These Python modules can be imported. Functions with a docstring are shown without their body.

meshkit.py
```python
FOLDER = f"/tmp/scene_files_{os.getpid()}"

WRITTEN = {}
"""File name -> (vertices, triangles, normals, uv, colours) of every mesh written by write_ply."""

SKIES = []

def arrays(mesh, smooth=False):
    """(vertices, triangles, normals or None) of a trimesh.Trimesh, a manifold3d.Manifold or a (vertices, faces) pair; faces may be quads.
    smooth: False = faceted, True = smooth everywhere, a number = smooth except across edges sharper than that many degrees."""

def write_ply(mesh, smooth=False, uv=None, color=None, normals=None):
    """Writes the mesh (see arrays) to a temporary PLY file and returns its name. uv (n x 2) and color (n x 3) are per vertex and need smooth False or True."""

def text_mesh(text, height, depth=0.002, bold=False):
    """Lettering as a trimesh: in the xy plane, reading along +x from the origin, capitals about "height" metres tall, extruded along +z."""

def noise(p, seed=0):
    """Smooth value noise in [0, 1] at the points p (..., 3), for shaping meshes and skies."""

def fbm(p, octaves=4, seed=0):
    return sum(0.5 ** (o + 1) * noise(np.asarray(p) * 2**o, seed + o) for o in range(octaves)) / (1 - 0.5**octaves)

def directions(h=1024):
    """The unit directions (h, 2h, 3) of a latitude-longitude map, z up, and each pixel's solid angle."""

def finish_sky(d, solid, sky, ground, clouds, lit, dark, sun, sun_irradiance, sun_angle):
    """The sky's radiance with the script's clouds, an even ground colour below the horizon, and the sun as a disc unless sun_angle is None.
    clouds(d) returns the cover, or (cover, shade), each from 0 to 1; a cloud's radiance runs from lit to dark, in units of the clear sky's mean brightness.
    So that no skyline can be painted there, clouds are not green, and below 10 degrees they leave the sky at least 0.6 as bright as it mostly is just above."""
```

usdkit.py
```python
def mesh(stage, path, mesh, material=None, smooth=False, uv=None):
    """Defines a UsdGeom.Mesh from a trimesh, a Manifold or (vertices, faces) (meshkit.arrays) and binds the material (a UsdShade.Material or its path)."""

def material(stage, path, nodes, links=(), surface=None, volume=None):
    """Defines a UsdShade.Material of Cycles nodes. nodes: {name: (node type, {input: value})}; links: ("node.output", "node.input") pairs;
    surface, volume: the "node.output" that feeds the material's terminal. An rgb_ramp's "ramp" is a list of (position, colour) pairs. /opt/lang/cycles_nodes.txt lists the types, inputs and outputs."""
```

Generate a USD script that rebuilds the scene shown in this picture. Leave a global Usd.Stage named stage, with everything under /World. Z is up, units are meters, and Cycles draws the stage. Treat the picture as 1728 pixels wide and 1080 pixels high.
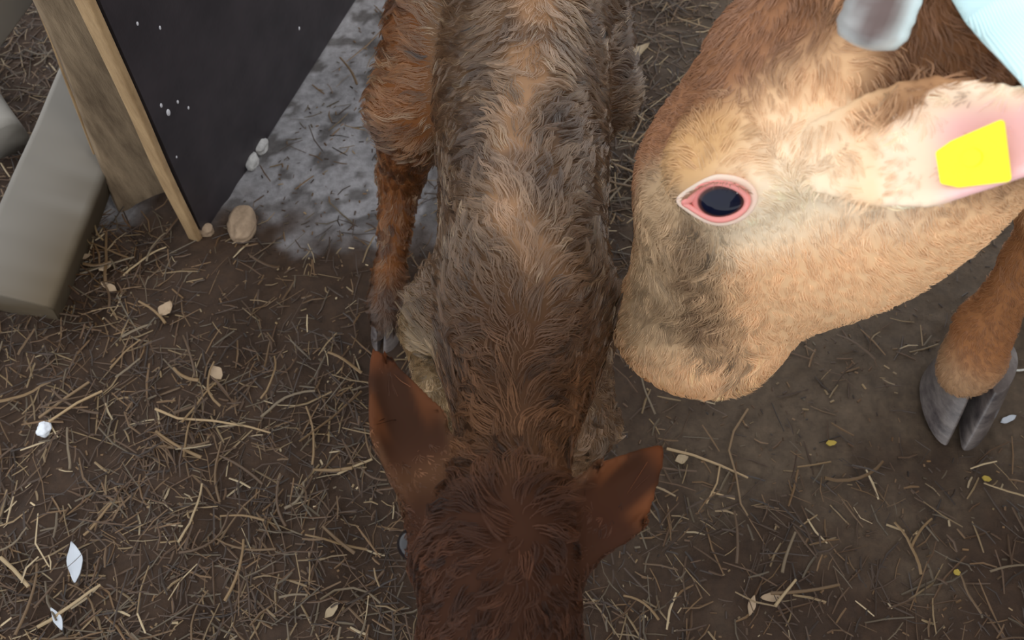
import math
import numpy as np
import trimesh
import usdkit
import meshkit
from scipy.spatial import cKDTree
from pxr import Usd, UsdGeom, UsdLux, UsdShade, Sdf, Gf, Vt

stage = Usd.Stage.CreateInMemory()
UsdGeom.SetStageUpAxis(stage, "Z")
UsdGeom.SetStageMetersPerUnit(stage, 1.0)
UsdGeom.Xform.Define(stage, "/World")
UsdGeom.Scope.Define(stage, "/World/Looks")
T = Sdf.ValueTypeNames

# ------------------------------------------------------------------ camera, sky, sun
CAM_H, FPX, TILT = 1.20, 1350.0, math.radians(27.5)      # height over the floor, focal length in pixels, angle off straight down
cam = UsdGeom.Camera.Define(stage, "/World/camera")
cam.CreateHorizontalApertureAttr(36.0)
cam.CreateVerticalApertureAttr(36.0 * 1080 / 1728)
cam.CreateFocalLengthAttr(36.0 * FPX / 1728)
cam.CreateClippingRangeAttr(Gf.Vec2f(0.02, 100))
cam.CreateFStopAttr(8.0)
cam.CreateFocusDistanceAttr(0.85)
cam.CreateExposureAttr(0.0)
cx = UsdGeom.Xformable(cam)
cx.AddTranslateOp().Set(Gf.Vec3d(0, 0, CAM_H))
cx.AddRotateXOp().Set(math.degrees(TILT))

dome = UsdLux.DomeLight.Define(stage, "/World/sky")
dome.CreateIntensityAttr(0.52)
dome.CreateColorAttr(Gf.Vec3f(0.95, 0.97, 1.0))
SUN_TO = np.array([0.75, -0.45, 1.0])                     # towards the sun: over the right shoulder of the photographer
sun = UsdLux.DistantLight.Define(stage, "/World/sun")
sun.CreateIntensityAttr(6.3)
sun.CreateAngleAttr(9.0)
sun.CreateColorAttr(Gf.Vec3f(1.0, 0.95, 0.88))
_d = SUN_TO / np.linalg.norm(SUN_TO)
_q = Gf.Rotation(Gf.Vec3d(0, 0, 1), Gf.Vec3d(*map(float, _d))).GetQuat()
UsdGeom.Xformable(sun).AddOrientOp(UsdGeom.XformOp.PrecisionDouble).Set(Gf.Quatd(_q))


def W(px, py, z):
    """Point at height z seen at pixel (px, py): for working out where things stand."""
    d = np.array([(px - 864) / FPX, 0, 0]) + math.sin(TILT) * np.array([0, 1, 0]) + math.cos(TILT) * np.array([0, 0, -1.0])
    d = d - (py - 540) / FPX * (math.cos(TILT) * np.array([0, 1, 0]) + math.sin(TILT) * np.array([0, 0, 1.0]))
    return np.array([0, 0, CAM_H]) + d * (z - CAM_H) / d[2]


def lin(r, g, b):
    c = np.array([r, g, b]) / 255.0
    return np.where(c < 0.04045, c / 12.92, ((c + 0.055) / 1.055) ** 2.4)


# ------------------------------------------------------------------ prim helpers
used = {}


def numbered(path):
    n = used.get(path, 0)
    used[path] = n + 1
    return path if n == 0 else f"{path}_{n:03d}"


def tag(prim, label=None, category=None, group=None, kind=None):
    prim = prim.GetPrim()
    for k, v in (("label", label), ("category", category), ("group", group), ("kind", kind)):
        if v:
            prim.SetCustomDataByKey(k, v)
    return prim


def thing(name, loc, label, category, group=None, kind=None):
    x = UsdGeom.Xform.Define(stage, numbered("/World/" + name))
    x.AddTranslateOp().Set(Gf.Vec3d(*map(float, loc)))
    return tag(x, label, category, group, kind)


def obj(name, mesh, mat, parent=None, smooth=30, loc=None, color=None):
    """One Mesh prim; vertices are world coordinates, made local to the parent's base (loc)."""
    base = str(parent.GetPath()) if parent is not None else "/World"
    path = numbered(base + "/" + name)
    v, f = (np.array(mesh.vertices), np.array(mesh.faces)) if isinstance(mesh, trimesh.Trimesh) else (np.asarray(mesh[0], float), np.asarray(mesh[1]))
    if loc is not None:
        v = v - np.asarray(loc)
    m = usdkit.mesh(stage, path, (v, f), mat, smooth=True if color is not None and smooth else smooth)
    if color is not None:
        UsdGeom.PrimvarsAPI(m).CreatePrimvar("coat", T.Color3fArray, "vertex").Set(Vt.Vec3fArray.FromNumpy(np.asarray(color, np.float32)))
    return m.GetPrim()


def curves(name, pts, widths, colors, mat, parent, loc, wet=None):
    """pts (n, k, 3), widths (n, k), colors (n, 3)"""
    path = numbered(str(parent.GetPath()) + "/" + name)
    c = UsdGeom.BasisCurves.Define(stage, path)
    n, k = pts.shape[:2]
    c.CreateTypeAttr("linear")
    c.CreatePointsAttr(Vt.Vec3fArray.FromNumpy((pts.reshape(-1, 3) - np.asarray(loc)).astype(np.float32)))
    c.CreateCurveVertexCountsAttr(Vt.IntArray.FromNumpy(np.full(n, k, np.int32)))
    c.CreateWidthsAttr(Vt.FloatArray.FromNumpy(widths.reshape(-1).astype(np.float32)))
    c.SetWidthsInterpolation("vertex")
    UsdGeom.PrimvarsAPI(c).CreatePrimvar("coat", T.Color3fArray, "vertex").Set(Vt.Vec3fArray.FromNumpy(np.repeat(colors, k, axis=0).astype(np.float32)))
    if wet is not None:
        UsdGeom.PrimvarsAPI(c).CreatePrimvar("wet", T.FloatArray, "vertex").Set(Vt.FloatArray.FromNumpy(np.repeat(wet, k).astype(np.float32)))
    UsdShade.MaterialBindingAPI.Apply(c.GetPrim()).Bind(mat)
    return c.GetPrim()


def mat(name, nodes, links=(), surface="p.BSDF"):
    return usdkit.material(stage, "/World/Looks/" + name, nodes, links, surface=surface)


def plain(name, rgb, rough=0.6, **kw):
    return mat(name, {"p": ("principled_bsdf", {"base_color": lin(*rgb), "roughness": rough, **kw})})


def coat_mat(name, rough, spec=0.5, **kw):
    return mat(name, {"a": ("attribute", {"attribute": "coat"}), "p": ("principled_bsdf", {"roughness": rough, "specular_ior_level": spec, **kw})}, [("a.color", "p.base_color")])


def grain(name, c1, c2, scale, rough=0.7, bump=0.4, stretch=(1, 1, 1), dist=0.01):
    return mat(name, {"t": ("texture_coordinate", {}), "m": ("mapping", {"scale": stretch}), "n": ("noise_texture", {"scale": scale, "detail": 6.0, "roughness": 0.65}),
                      "r": ("rgb_ramp", {"ramp": [(0.3, tuple(lin(*c1))), (0.7, tuple(lin(*c2)))]}), "b": ("bump", {"strength": bump, "distance": dist}),
                      "p": ("principled_bsdf", {"roughness": rough})},
               [("t.object", "m.vector"), ("m.vector", "n.vector"), ("n.fac", "r.fac"), ("r.color", "p.base_color"), ("n.fac", "b.height"), ("b.normal", "p.normal")])


# ------------------------------------------------------------------ implicit surfaces
class Field:
    def __init__(self, xs, ys, zs):
        self.a = [np.asarray(xs, np.float32), np.asarray(ys, np.float32), np.asarray(zs, np.float32)]
        self.F = np.full([len(a) for a in self.a], 0.2, np.float32)

    def _block(self, lo, hi):
        s = []
        for a, l, h in zip(self.a, lo, hi):
            i0, i1 = np.searchsorted(a, l), np.searchsorted(a, h)
            if i1 - i0 < 2:
                return None
            s.append(slice(max(i0 - 1, 0), i1 + 1))
        g = np.meshgrid(*(a[q] for a, q in zip(self.a, s)), indexing="ij", sparse=True)
        return tuple(s), g

    def _merge(self, s, d, k, cut=False):
        A = self.F[s]
        if cut:
            h = np.clip(0.5 - 0.5 * (A + d) / k, 0, 1)
            self.F[s] = A + (-d - A) * h + k * h * (1 - h)
        else:
            h = np.clip(0.5 + 0.5 * (d - A) / k, 0, 1)
            self.F[s] = d + (A - d) * h - k * h * (1 - h)

    def cone(self, a, b, ra, rb, k=0.02, cut=False):
        a, b = np.asarray(a, float), np.asarray(b, float)
        m = max(ra, rb) + 2 * k + 0.01
        q = self._block(np.minimum(a, b) - m, np.maximum(a, b) + m)
        if q is None:
            return
        s, (X, Y, Z) = q
        u = b - a
        t = np.clip(((X - a[0]) * u[0] + (Y - a[1]) * u[1] + (Z - a[2]) * u[2]) / max(u @ u, 1e-9), 0, 1)
        d = np.sqrt((X - a[0] - t * u[0]) ** 2 + (Y - a[1] - t * u[1]) ** 2 + (Z - a[2] - t * u[2]) ** 2) - (ra + (rb - ra) * t)
        self._merge(s, d.astype(np.float32), k, cut)

    def chain(self, pts, k=0.02):
        for (a, ra), (b, rb) in zip(pts[:-1], pts[1:]):
            self.cone(a, b, ra, rb, k)

    def ell(self, c, r, R=None, k=0.02, cut=False):
        """ellipsoid; R: rows are its axes"""
        c, r = np.asarray(c, float), np.asarray(r, float)
        R = np.eye(3) if R is None else np.asarray(R, float)
        ext = np.sqrt(((R * r[:, None]) ** 2).sum(0)) + 2 * k + 0.01
        q = self._block(c - ext, c + ext)
        if q is None:
            return
        s, (X, Y, Z) = q
        P = [(X - c[0]) * R[i, 0] + (Y - c[1]) * R[i, 1] + (Z - c[2]) * R[i, 2] for i in range(3)]
        k0 = np.sqrt(sum((p / e) ** 2 for p, e in zip(P, r)))
        k1 = np.sqrt(sum((p / e ** 2) ** 2 for p, e in zip(P, r))) + 1e-6
        self._merge(s, (k0 * (k0 - 1) / k1).astype(np.float32), k, cut)

    def ear(self, base, tip, normal, width, thick=0.009, cup=0.35, k=0.012):
        """a leaf-shaped, cupped ear; normal: which way its hollow looks"""
        base, tip = np.asarray(base, float), np.asarray(tip, float)
        L = np.linalg.norm(tip - base)
        e = (tip - base) / L
        n = np.asarray(normal, float)
        n = n - e * (n @ e)
        n /= np.linalg.norm(n)
        w = np.cross(n, e)
        m = width + 0.03
        q = self._block(np.minimum(base, tip) - m, np.maximum(base, tip) + m)
        if q is None:
            return
        s, (X, Y, Z) = q
        u = ((X - base[0]) * e[0] + (Y - base[1]) * e[1] + (Z - base[2]) * e[2]) / L
        v = (X - base[0]) * w[0] + (Y - base[1]) * w[1] + (Z - base[2]) * w[2]
        h = (X - base[0]) * n[0] + (Y - base[1]) * n[1] + (Z - base[2]) * n[2]
        uc = np.clip(u, 0, 1)
        half = width * np.clip(np.where(uc < 0.42, 0.55 + 0.45 * np.sin(np.pi / 2 * uc / 0.42), (np.maximum(1 - uc, 0) / 0.58) ** 0.75), 0.02, 2)
        rise = cup * v * v / np.maximum(half, 0.01) * np.minimum(1.6, 1 + (1 - uc))
        over = np.maximum(np.abs(v) - half + thick * 0.5, 0)
        along = np.maximum(np.maximum(-u, u - 1), 0) * L
        d = np.sqrt((h - rise) ** 2 + over ** 2 + along ** 2) - thick * (0.5 + 0.35 * (1 - uc))
        self._merge(s, (d * 0.85).astype(np.float32), k)

    def mesh(self, smooth=4):
        F = self.F
        n = np.array(F.shape)
        inside = F < 0
        corner = [(i, j, k) for i in (0, 1) for j in (0, 1) for k in (0, 1)]
        sl = lambda A, o: A[o[0]:n[0] - 1 + o[0], o[1]:n[1] - 1 + o[1], o[2]:n[2] - 1 + o[2]]
        cnt = sum(sl(inside, o).astype(np.int8) for o in corner)
        act = (cnt > 0) & (cnt < 8)
        ci = np.argwhere(act)
        idx = np.full(act.shape, -1, np.int64)
        idx[act] = np.arange(len(ci))
        val = np.stack([sl(F, o)[act] for o in corner], 1)
        pos = np.stack([np.stack([self.a[q][ci[:, q] + o[q]] for q in range(3)], 1) for o in corner], 1).astype(float)
        acc, num = np.zeros((len(ci), 3)), np.zeros(len(ci))
        for a in range(8):
            for b in range(a + 1, 8):
                if sum(abs(p - q) for p, q in zip(corner[a], corner[b])) == 1:
                    c = (val[:, a] < 0) != (val[:, b] < 0)
                    t = val[c, a] / (val[c, a] - val[c, b])
                    acc[c] += pos[c, a] + t[:, None] * (pos[c, b] - pos[c, a])
                    num[c] += 1
        v = acc / num[:, None]
        faces = []
        for ax in range(3):
            o1, o2 = [x for x in range(3) if x != ax]
            A = np.moveaxis(inside, ax, 0)
            ch = np.moveaxis(A[1:] != A[:-1], 0, ax)
            e = np.argwhere(ch)
            e = e[(e[:, o1] > 0) & (e[:, o2] > 0) & (e[:, o1] < n[o1] - 1) & (e[:, o2] < n[o2] - 1)]
            flip = inside[tuple(e.T)]
            q = []
            for d1, d2 in ((1, 1), (0, 1), (0, 0), (1, 0)):
                c = e.copy()
                c[:, o1] -= d1
                c[:, o2] -= d2
                q.append(idx[tuple(c.T)])
            q = np.stack(q, 1)
            if ax == 1:
                flip = ~flip
            q[~flip] = q[~flip][:, ::-1]
            faces.append(q)
        q = np.vstack(faces)
        q = q[(q >= 0).all(1)]
        f = np.vstack([q[:, [0, 1, 2]], q[:, [0, 2, 3]]])
        m = trimesh.Trimesh(v, f, process=False)
        lab = trimesh.graph.connected_component_labels(m.face_adjacency, node_count=len(f))
        m.update_faces(lab == np.bincount(lab).argmax())
        m.remove_unreferenced_vertices()
        if m.volume < 0:
            m.invert()
        if smooth:
            trimesh.smoothing.filter_taubin(m, 0.5, 0.53, smooth)
        return m


def rot_rows(e0, e1):
    """axes: e0 exactly, e1 made square to it, and their cross product"""
    e0 = np.asarray(e0, float) / np.linalg.norm(e0)
    e1 = np.asarray(e1, float)
    e1 = e1 - e0 * (e1 @ e0)
    e1 /= np.linalg.norm(e1)
    return np.array([e0, e1, np.cross(e0, e1)])


def vnoise(p, scale, seed):
    return meshkit.noise(np.asarray(p) * scale, seed) * 2 - 1


def fur(mesh, n, seed, weight, flow, length, lift, width, colour, k=5, clump=12, clumping=0.7, curl=0.0, jitter=0.35):
    """Hair strands on the mesh. weight(c), flow(p, n), length(p), lift(p), colour(p, rng) are functions of points."""
    rng = np.random.default_rng(seed)
    tri = np.array(mesh.triangles)
    area = np.array(mesh.area_faces)
    cen = tri.mean(1)
    wt = area * weight(cen, np.array(mesh.face_normals))
    fi = rng.choice(len(tri), n, p=wt / wt.sum())
    r1, r2 = np.sqrt(rng.random(n)), rng.random(n)
    bary = np.stack([1 - r1, r1 * (1 - r2), r1 * r2], 1)
    p = (tri[fi] * bary[:, :, None]).sum(1)
    vn = np.array(mesh.vertex_normals)[np.array(mesh.faces)[fi]]
    nn = (vn * bary[:, :, None]).sum(1)
    nn /= np.linalg.norm(nn, axis=1, keepdims=True)
    d = flow(p, nn)
    d = d - nn * (d * nn).sum(1, keepdims=True)
    d /= np.linalg.norm(d, axis=1, keepdims=True) + 1e-9
    side = np.cross(nn, d)
    ang = rng.normal(0, jitter, n)
    d = d * np.cos(ang)[:, None] + side * np.sin(ang)[:, None]
    side = np.cross(nn, d)
    L = length(p) * rng.uniform(0.7, 1.2, n)
    lf = lift(p) * rng.uniform(0.6, 1.4, n)
    ph = vnoise(p, 22, seed + 5) * 6
    s = np.linspace(0, 1, k)
    pts = np.empty((n, k, 3))
    for i, t in enumerate(s):
        up = lf * (t - 0.45 * t * t) - 0.08 * lf * (t == 0)
        pts[:, i] = p + d * (L * t * np.sqrt(np.clip(1 - (lf * 0.7) ** 2, 0.2, 1)))[:, None] + nn * (L * up)[:, None] + side * ((curl(p) if callable(curl) else curl) * L * np.sin(ph + t * 5) * t)[:, None]
    pts[:, 0] -= nn * 0.0015
    if clump > 1:
        cid = rng.choice(n, n // clump, replace=False)
        _, near = cKDTree(p[cid]).query(p)
        own = cid[near]
        for i, t in enumerate(s):
            w = clumping * t ** 1.2
            pts[:, i] = pts[:, i] * (1 - w) + (pts[own, i]) * w
        col = colour(p, rng, own)
    else:
        col = colour(p, rng, np.arange(n))
    taper = np.interp(s, [0, 0.6, 1], [1, 0.85, 0.2])
    wd = (width(p) * rng.uniform(0.7, 1.3, n))[:, None] * taper[None]
    return pts, wd, np.clip(col, 0.002, 1)


def mix(a, b, t):
    return a + (b - a) * np.asarray(t)[..., None]


def sstep(a, b, x):
    t = np.clip((x - a) / (b - a), 0, 1)
    return t * t * (3 - 2 * t)


#@STRUCTURE
# ------------------------------------------------------------------ the setting: floor
def floor_height(x, y):
    p = np.stack([x, y, 0 * x], -1)
    bed = sstep(0.15, -0.55, x + 0.25 * vnoise(p, 2.2, 3)) * sstep(1.15, 0.75, y + 0.12 * vnoise(p, 4, 9))
    return 0.018 * bed * (1 + vnoise(p, 14, 1)) + 0.006 * vnoise(p, 9, 2) + 0.0035 * vnoise(p, 40, 4) + 0.0015 * vnoise(p, 110, 6) - 0.012


gx = np.unique(np.concatenate([np.linspace(-3, -1.2, 30), np.linspace(-1.2, 1.3, 300), np.linspace(1.3, 3.2, 30)]))
gy = np.unique(np.concatenate([np.linspace(-1.2, 0, 30), np.linspace(0, 1.9, 230), np.linspace(1.9, 4, 30)]))
GX, GY = np.meshgrid(gx, gy, indexing="ij")
GZ = floor_height(GX, GY)
fv = np.stack([GX, GY, GZ], -1).reshape(-1, 3)
ii = np.arange(len(gx) * len(gy)).reshape(len(gx), len(gy))
ff = np.stack([ii[:-1, :-1], ii[1:, :-1], ii[1:, 1:], ii[:-1, 1:]], -1).reshape(-1, 4)
fp = np.stack([fv[:, 0], fv[:, 1], 0 * fv[:, 0]], -1)
conc = lin(146, 144, 146)
soil = lin(60, 42, 27)
mud = lin(86, 72, 57)
nz = 0.5 * vnoise(fp, 5, 21) + 0.3 * vnoise(fp, 13, 22) + 0.2 * vnoise(fp, 37, 23)
t_conc = sstep(-0.75, -0.55, fp[:, 0] + 0.1 * nz) * sstep(0.05, -0.15, fp[:, 0] + 0.1 * nz) * sstep(0.80, 0.92, fp[:, 1] + 0.16 * nz)
t_conc = np.maximum(t_conc, sstep(-0.3, 0.1, nz + 0.2) * sstep(-0.85, -0.75, fp[:, 0]) * sstep(-0.6, -0.7, fp[:, 0]) * sstep(0.75, 0.85, fp[:, 1]))
t_mud = sstep(0.1, 0.45, fp[:, 0] + 0.2 * nz) * sstep(0.1, 0.4, fp[:, 1] - 0.15 * fp[:, 0] + 0.3 * nz)
fc = mix(mix(np.broadcast_to(soil, fv.shape), mud, t_mud), conc, t_conc) * (1 + 0.22 * nz[:, None] + 0.15 * vnoise(fp, 90, 25)[:, None])
blot = sstep(0.25, 0.5, vnoise(fp, 28, 27) + 0.5 * vnoise(fp, 70, 28)) * t_conc
fc = mix(fc, lin(62, 54, 48), 0.7 * blot)
floor_mat = mat("floor_dirt", {"a": ("attribute", {"attribute": "coat"}), "t": ("texture_coordinate", {}), "n": ("noise_texture", {"scale": 70.0, "detail": 8.0, "roughness": 0.7}),
                               "r": ("rgb_ramp", {"ramp": [(0.3, (0.45, 0.43, 0.42)), (0.7, (1.0, 1.0, 1.0))]}), "x": ("mix_color", {"blend_type": "multiply", "fac": 0.8}),
                               "b": ("bump", {"strength": 0.7, "distance": 0.004}), "p": ("principled_bsdf", {"roughness": 0.75, "specular_ior_level": 0.35})},
                [("t.object", "n.vector"), ("n.fac", "r.fac"), ("a.color", "x.a"), ("r.color", "x.b"), ("x.result", "p.base_color"), ("n.fac", "b.height"), ("b.normal", "p.normal")])
tag(obj("floor", (fv, ff), floor_mat, smooth=True, color=np.clip(fc, 0.005, 1)), "pen floor of packed brown dung and soil over grey concrete", "floor", kind="structure")

# unseen roof and walls, added to keep the sun off the near pen
def slab(a, b, z0, z1, thk):
    a, b = np.asarray(a, float), np.asarray(b, float)
    d = (b - a) / np.linalg.norm(b - a)
    n = np.array([-d[1], d[0]]) * thk / 2
    return trimesh.convex.convex_hull([[*(p + s * n), z] for p in (a, b) for s in (-1, 1) for z in (z0, z1)])


plaster = grain("rough_plaster", (120, 108, 94), (150, 138, 122), 8.0, rough=0.85)
tin = grain("shade_roof_tin", (96, 92, 88), (130, 126, 120), 5.0, rough=0.6)
tag(obj("added_wall_back", slab((1.2, -3.9), (4.6, -3.9), -0.02, 2.4, 0.14), plaster, smooth=False), "added unseen plastered wall at the back holding up the shading roof", "wall", kind="structure")
tag(obj("added_wall_right", slab((4.5, -3.83), (4.5, -0.6), -0.02, 2.4, 0.14), plaster, smooth=False), "added unseen plastered wall at the right holding up the shading roof", "wall", kind="structure")
tag(obj("shade_roof", slab((1.25, -2.25), (4.6, -2.25), 2.40, 2.43, 3.4), tin, smooth=False), "added unseen sheet roof that shades the near part of the pen", "roof", kind="structure")

#@FENCE
# ------------------------------------------------------------------ fence pieces at the left
def timber(a, b, wid, thk, up, seed, bevel=0.006, n=24, wob=0.004, taper=1.0):
    """A rough squared timber from a to b with bevelled edges, slightly uneven along its length."""
    a, b = np.asarray(a, float), np.asarray(b, float)
    L = np.linalg.norm(b - a)
    e = (b - a) / L
    w = np.cross(np.asarray(up, float), e)
    w /= np.linalg.norm(w)
    h = np.cross(e, w)
    prof = []
    for sx, sy in ((1, 1), (-1, 1), (-1, -1), (1, -1)):
        c = np.array([sx * (wid / 2 - bevel), sy * (thk / 2 - bevel)])
        a0 = {(1, 1): 0, (-1, 1): 90, (-1, -1): 180, (1, -1): 270}[(sx, sy)]
        for q in (0, 30, 60, 90):
            prof.append(c + bevel * np.array([math.cos(math.radians(a0 + q)), math.sin(math.radians(a0 + q))]))
    prof = np.array(prof)
    k = len(prof)
    v = []
    for i in range(n + 1):
        t = i / n
        s = 1 + (taper - 1) * t
        off = vnoise(np.array([[t * 5 + seed, seed * 1.7, j * 0.21] for j in range(k)]), 1.0, seed) * wob
        pr = prof * s * (1 + off[:, None] / np.linalg.norm(prof, axis=1, keepdims=True))
        v.append(a + e * L * t + pr[:, :1] * w + pr[:, 1:] * h)
    v.append((a - e * 0.001)[None])
    v.append((b + e * 0.001)[None])
    v = np.vstack(v)
    f = []
    for i in range(n):
        for j in range(k):
            p0, p1, p2, p3 = i * k + j, i * k + (j + 1) % k, (i + 1) * k + (j + 1) % k, (i + 1) * k + j
            f += [[p0, p1, p2], [p0, p2, p3]]
    for j in range(k):
        f.append([(n + 1) * k, (j + 1) % k, j])
        f.append([(n + 1) * k + 1, n * k + j, n * k + (j + 1) % k])
    m = trimesh.Trimesh(v, f, process=False)
    if m.volume < 0:
        m.invert()
    return m


wood_old = grain("weathered_wood", (92, 76, 58), (150, 130, 104), 9.0, stretch=(6, 6, 1), rough=0.75)
wood_tan = grain("cut_wood", (132, 106, 74), (172, 144, 106), 14.0, stretch=(5, 5, 1), rough=0.65)
black_face = grain("black_board", (33, 29, 33), (50, 44, 48), 12.0, rough=0.55, bump=0.15)
spat = plain("dried_splash", (190, 190, 195), 0.6)

# black sheet standing on edge with a tan batten down its near edge
p0 = W(345, 400, 0.0)
p1 = W(600, 0, 0.0)
run = (p1 - p0) / np.linalg.norm(p1 - p0)
far = p0 + run * 1.7
lean = W(168, 0, 0.53) - p0
lean = lean / lean[2]
hgt = 0.95
nrm = np.cross(run, lean)
nrm /= np.linalg.norm(nrm)
base = (p0 + far) / 2
board = thing("barrier_board", (base[0], base[1], 0), "black stained sheet board standing on edge left of the calf", "board")
bl = (base[0], base[1], 0)
tk = 0.018
sheet_v = []
for o in (0, -tk):
    for q, (u, z) in enumerate(((0, 0), (1.7, 0), (1.7, hgt), (0, hgt))):
        sheet_v.append(p0 + run * u + lean * z + nrm * o)
sheet_v = np.array(sheet_v)
sheet = trimesh.convex.convex_hull(sheet_v)
obj("sheet", sheet, black_face, board, smooth=False, loc=bl)
tag(obj("edge_batten", timber(p0 - run * 0.012 - nrm * 0.010 + lean * 0.004, p0 - run * 0.012 - nrm * 0.010 + lean * hgt, 0.013, 0.022, nrm, 5, bevel=0.003, wob=0.0025), wood_tan, board, loc=bl), "pale tan wooden batten")
rs = np.random.default_rng(4)
for (qx, qy, sz) in ((284, 190, 0.004), (300, 172, 0.0022), (272, 178, 0.0025), (505, 48, 0.0025), (270, 47, 0.002), (318, 182, 0.002), (298, 265, 0.0016), (232, 40, 0.002)):
    o, dr = np.array([0, 0, CAM_H]), W(qx, qy, 0) - np.array([0, 0, CAM_H])
    tt = ((p0 - o) @ nrm) / (dr @ nrm)
    c = o + dr * tt
    s = trimesh.creation.icosphere(2, 1.0)
    s.apply_scale([sz, sz * 0.45, sz * 1.6])
    s.apply_transform(np.vstack([np.hstack([np.stack([run, nrm, np.cross(run, nrm)], 1), c[:, None]]), [0, 0, 0, 1]]))
    obj("dried_splash", s, spat, board, smooth=True, loc=bl)

# leaning wooden post
q0, q1 = W(238, 332, 0.0), W(118, -20, 0.45)
qd = (q1 - q0)
post = thing("fence_post", q0, "weathered brown wooden plank post leaning beside the black board", "post")
view = np.array([0, 0, CAM_H]) - (q0 + q1) / 2
obj("plank", timber(q0 - qd * 0.03, q0 + qd * 1.9, 0.092, 0.04, view, 2, bevel=0.008, wob=0.006), wood_old, post, loc=q0)
tag(obj("side_strip", timber(q0 + np.array([-0.047, 0, 0]) + qd * 0.3, q0 + np.array([-0.047, 0.0, 0]) + qd * 1.85, 0.014, 0.03, view, 7, bevel=0.003), wood_tan, post, loc=q0), "pale split strip")


rail_mat = coat_mat("rail_wood", 0.75, 0.25)


def rail(a, b, wid, thk, up, mt, label, seed, mud=0.0, **kw):  # mud: strength of the darkening painted in near the ground
    m = timber(a, b, wid, thk, up, seed, **kw)
    c = (np.asarray(a) + np.asarray(b)) / 2
    c = np.array([c[0], c[1], min(a[2], b[2])])
    r = thing("fence_rail", c, label, "fence rail", "timber rails of the pen fence")
    v = np.array(m.vertices)
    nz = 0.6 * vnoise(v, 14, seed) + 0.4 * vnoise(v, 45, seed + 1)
    col = mix(np.broadcast_to(lin(128, 124, 117), v.shape), lin(84, 70, 48), mud * sstep(0.14, 0.075, v[:, 2] + 0.02 * nz)) * (1 + 0.12 * nz[:, None])  # olive-brown darkening painted into the low part's colour, not dirt
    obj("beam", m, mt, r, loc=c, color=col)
    return r


r0, r1 = W(24, 518, 0.055), W(196, 92, 0.12)
rail(r0, r1, 0.13, 0.10, (0.35, -0.5, 1.0), rail_mat, "thick grey squared rail sloping down to the straw below the leaning post", 11, mud=0.85, n=90, bevel=0.014)  # mud here means the painted darkening of the low end
ra, rb = W(-118, 95, 0.38), W(42, -130, 0.47)
rail(ra + (ra - rb) * 0.33 / 0.09, rb + (rb - ra) * 0.35, 0.10, 0.09, (0.2, -0.4, 1), rail_mat, "grey rail crossing the top left corner above the other rails", 12, bevel=0.014)
rail(W(-170, -60, 0.045), W(8, 240, 0.045), 0.075, 0.06, (0.3, -0.4, 1), rail_mat, "short bluish grey timber at the left edge tucked behind the sloping rail", 13, bevel=0.02)

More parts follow.
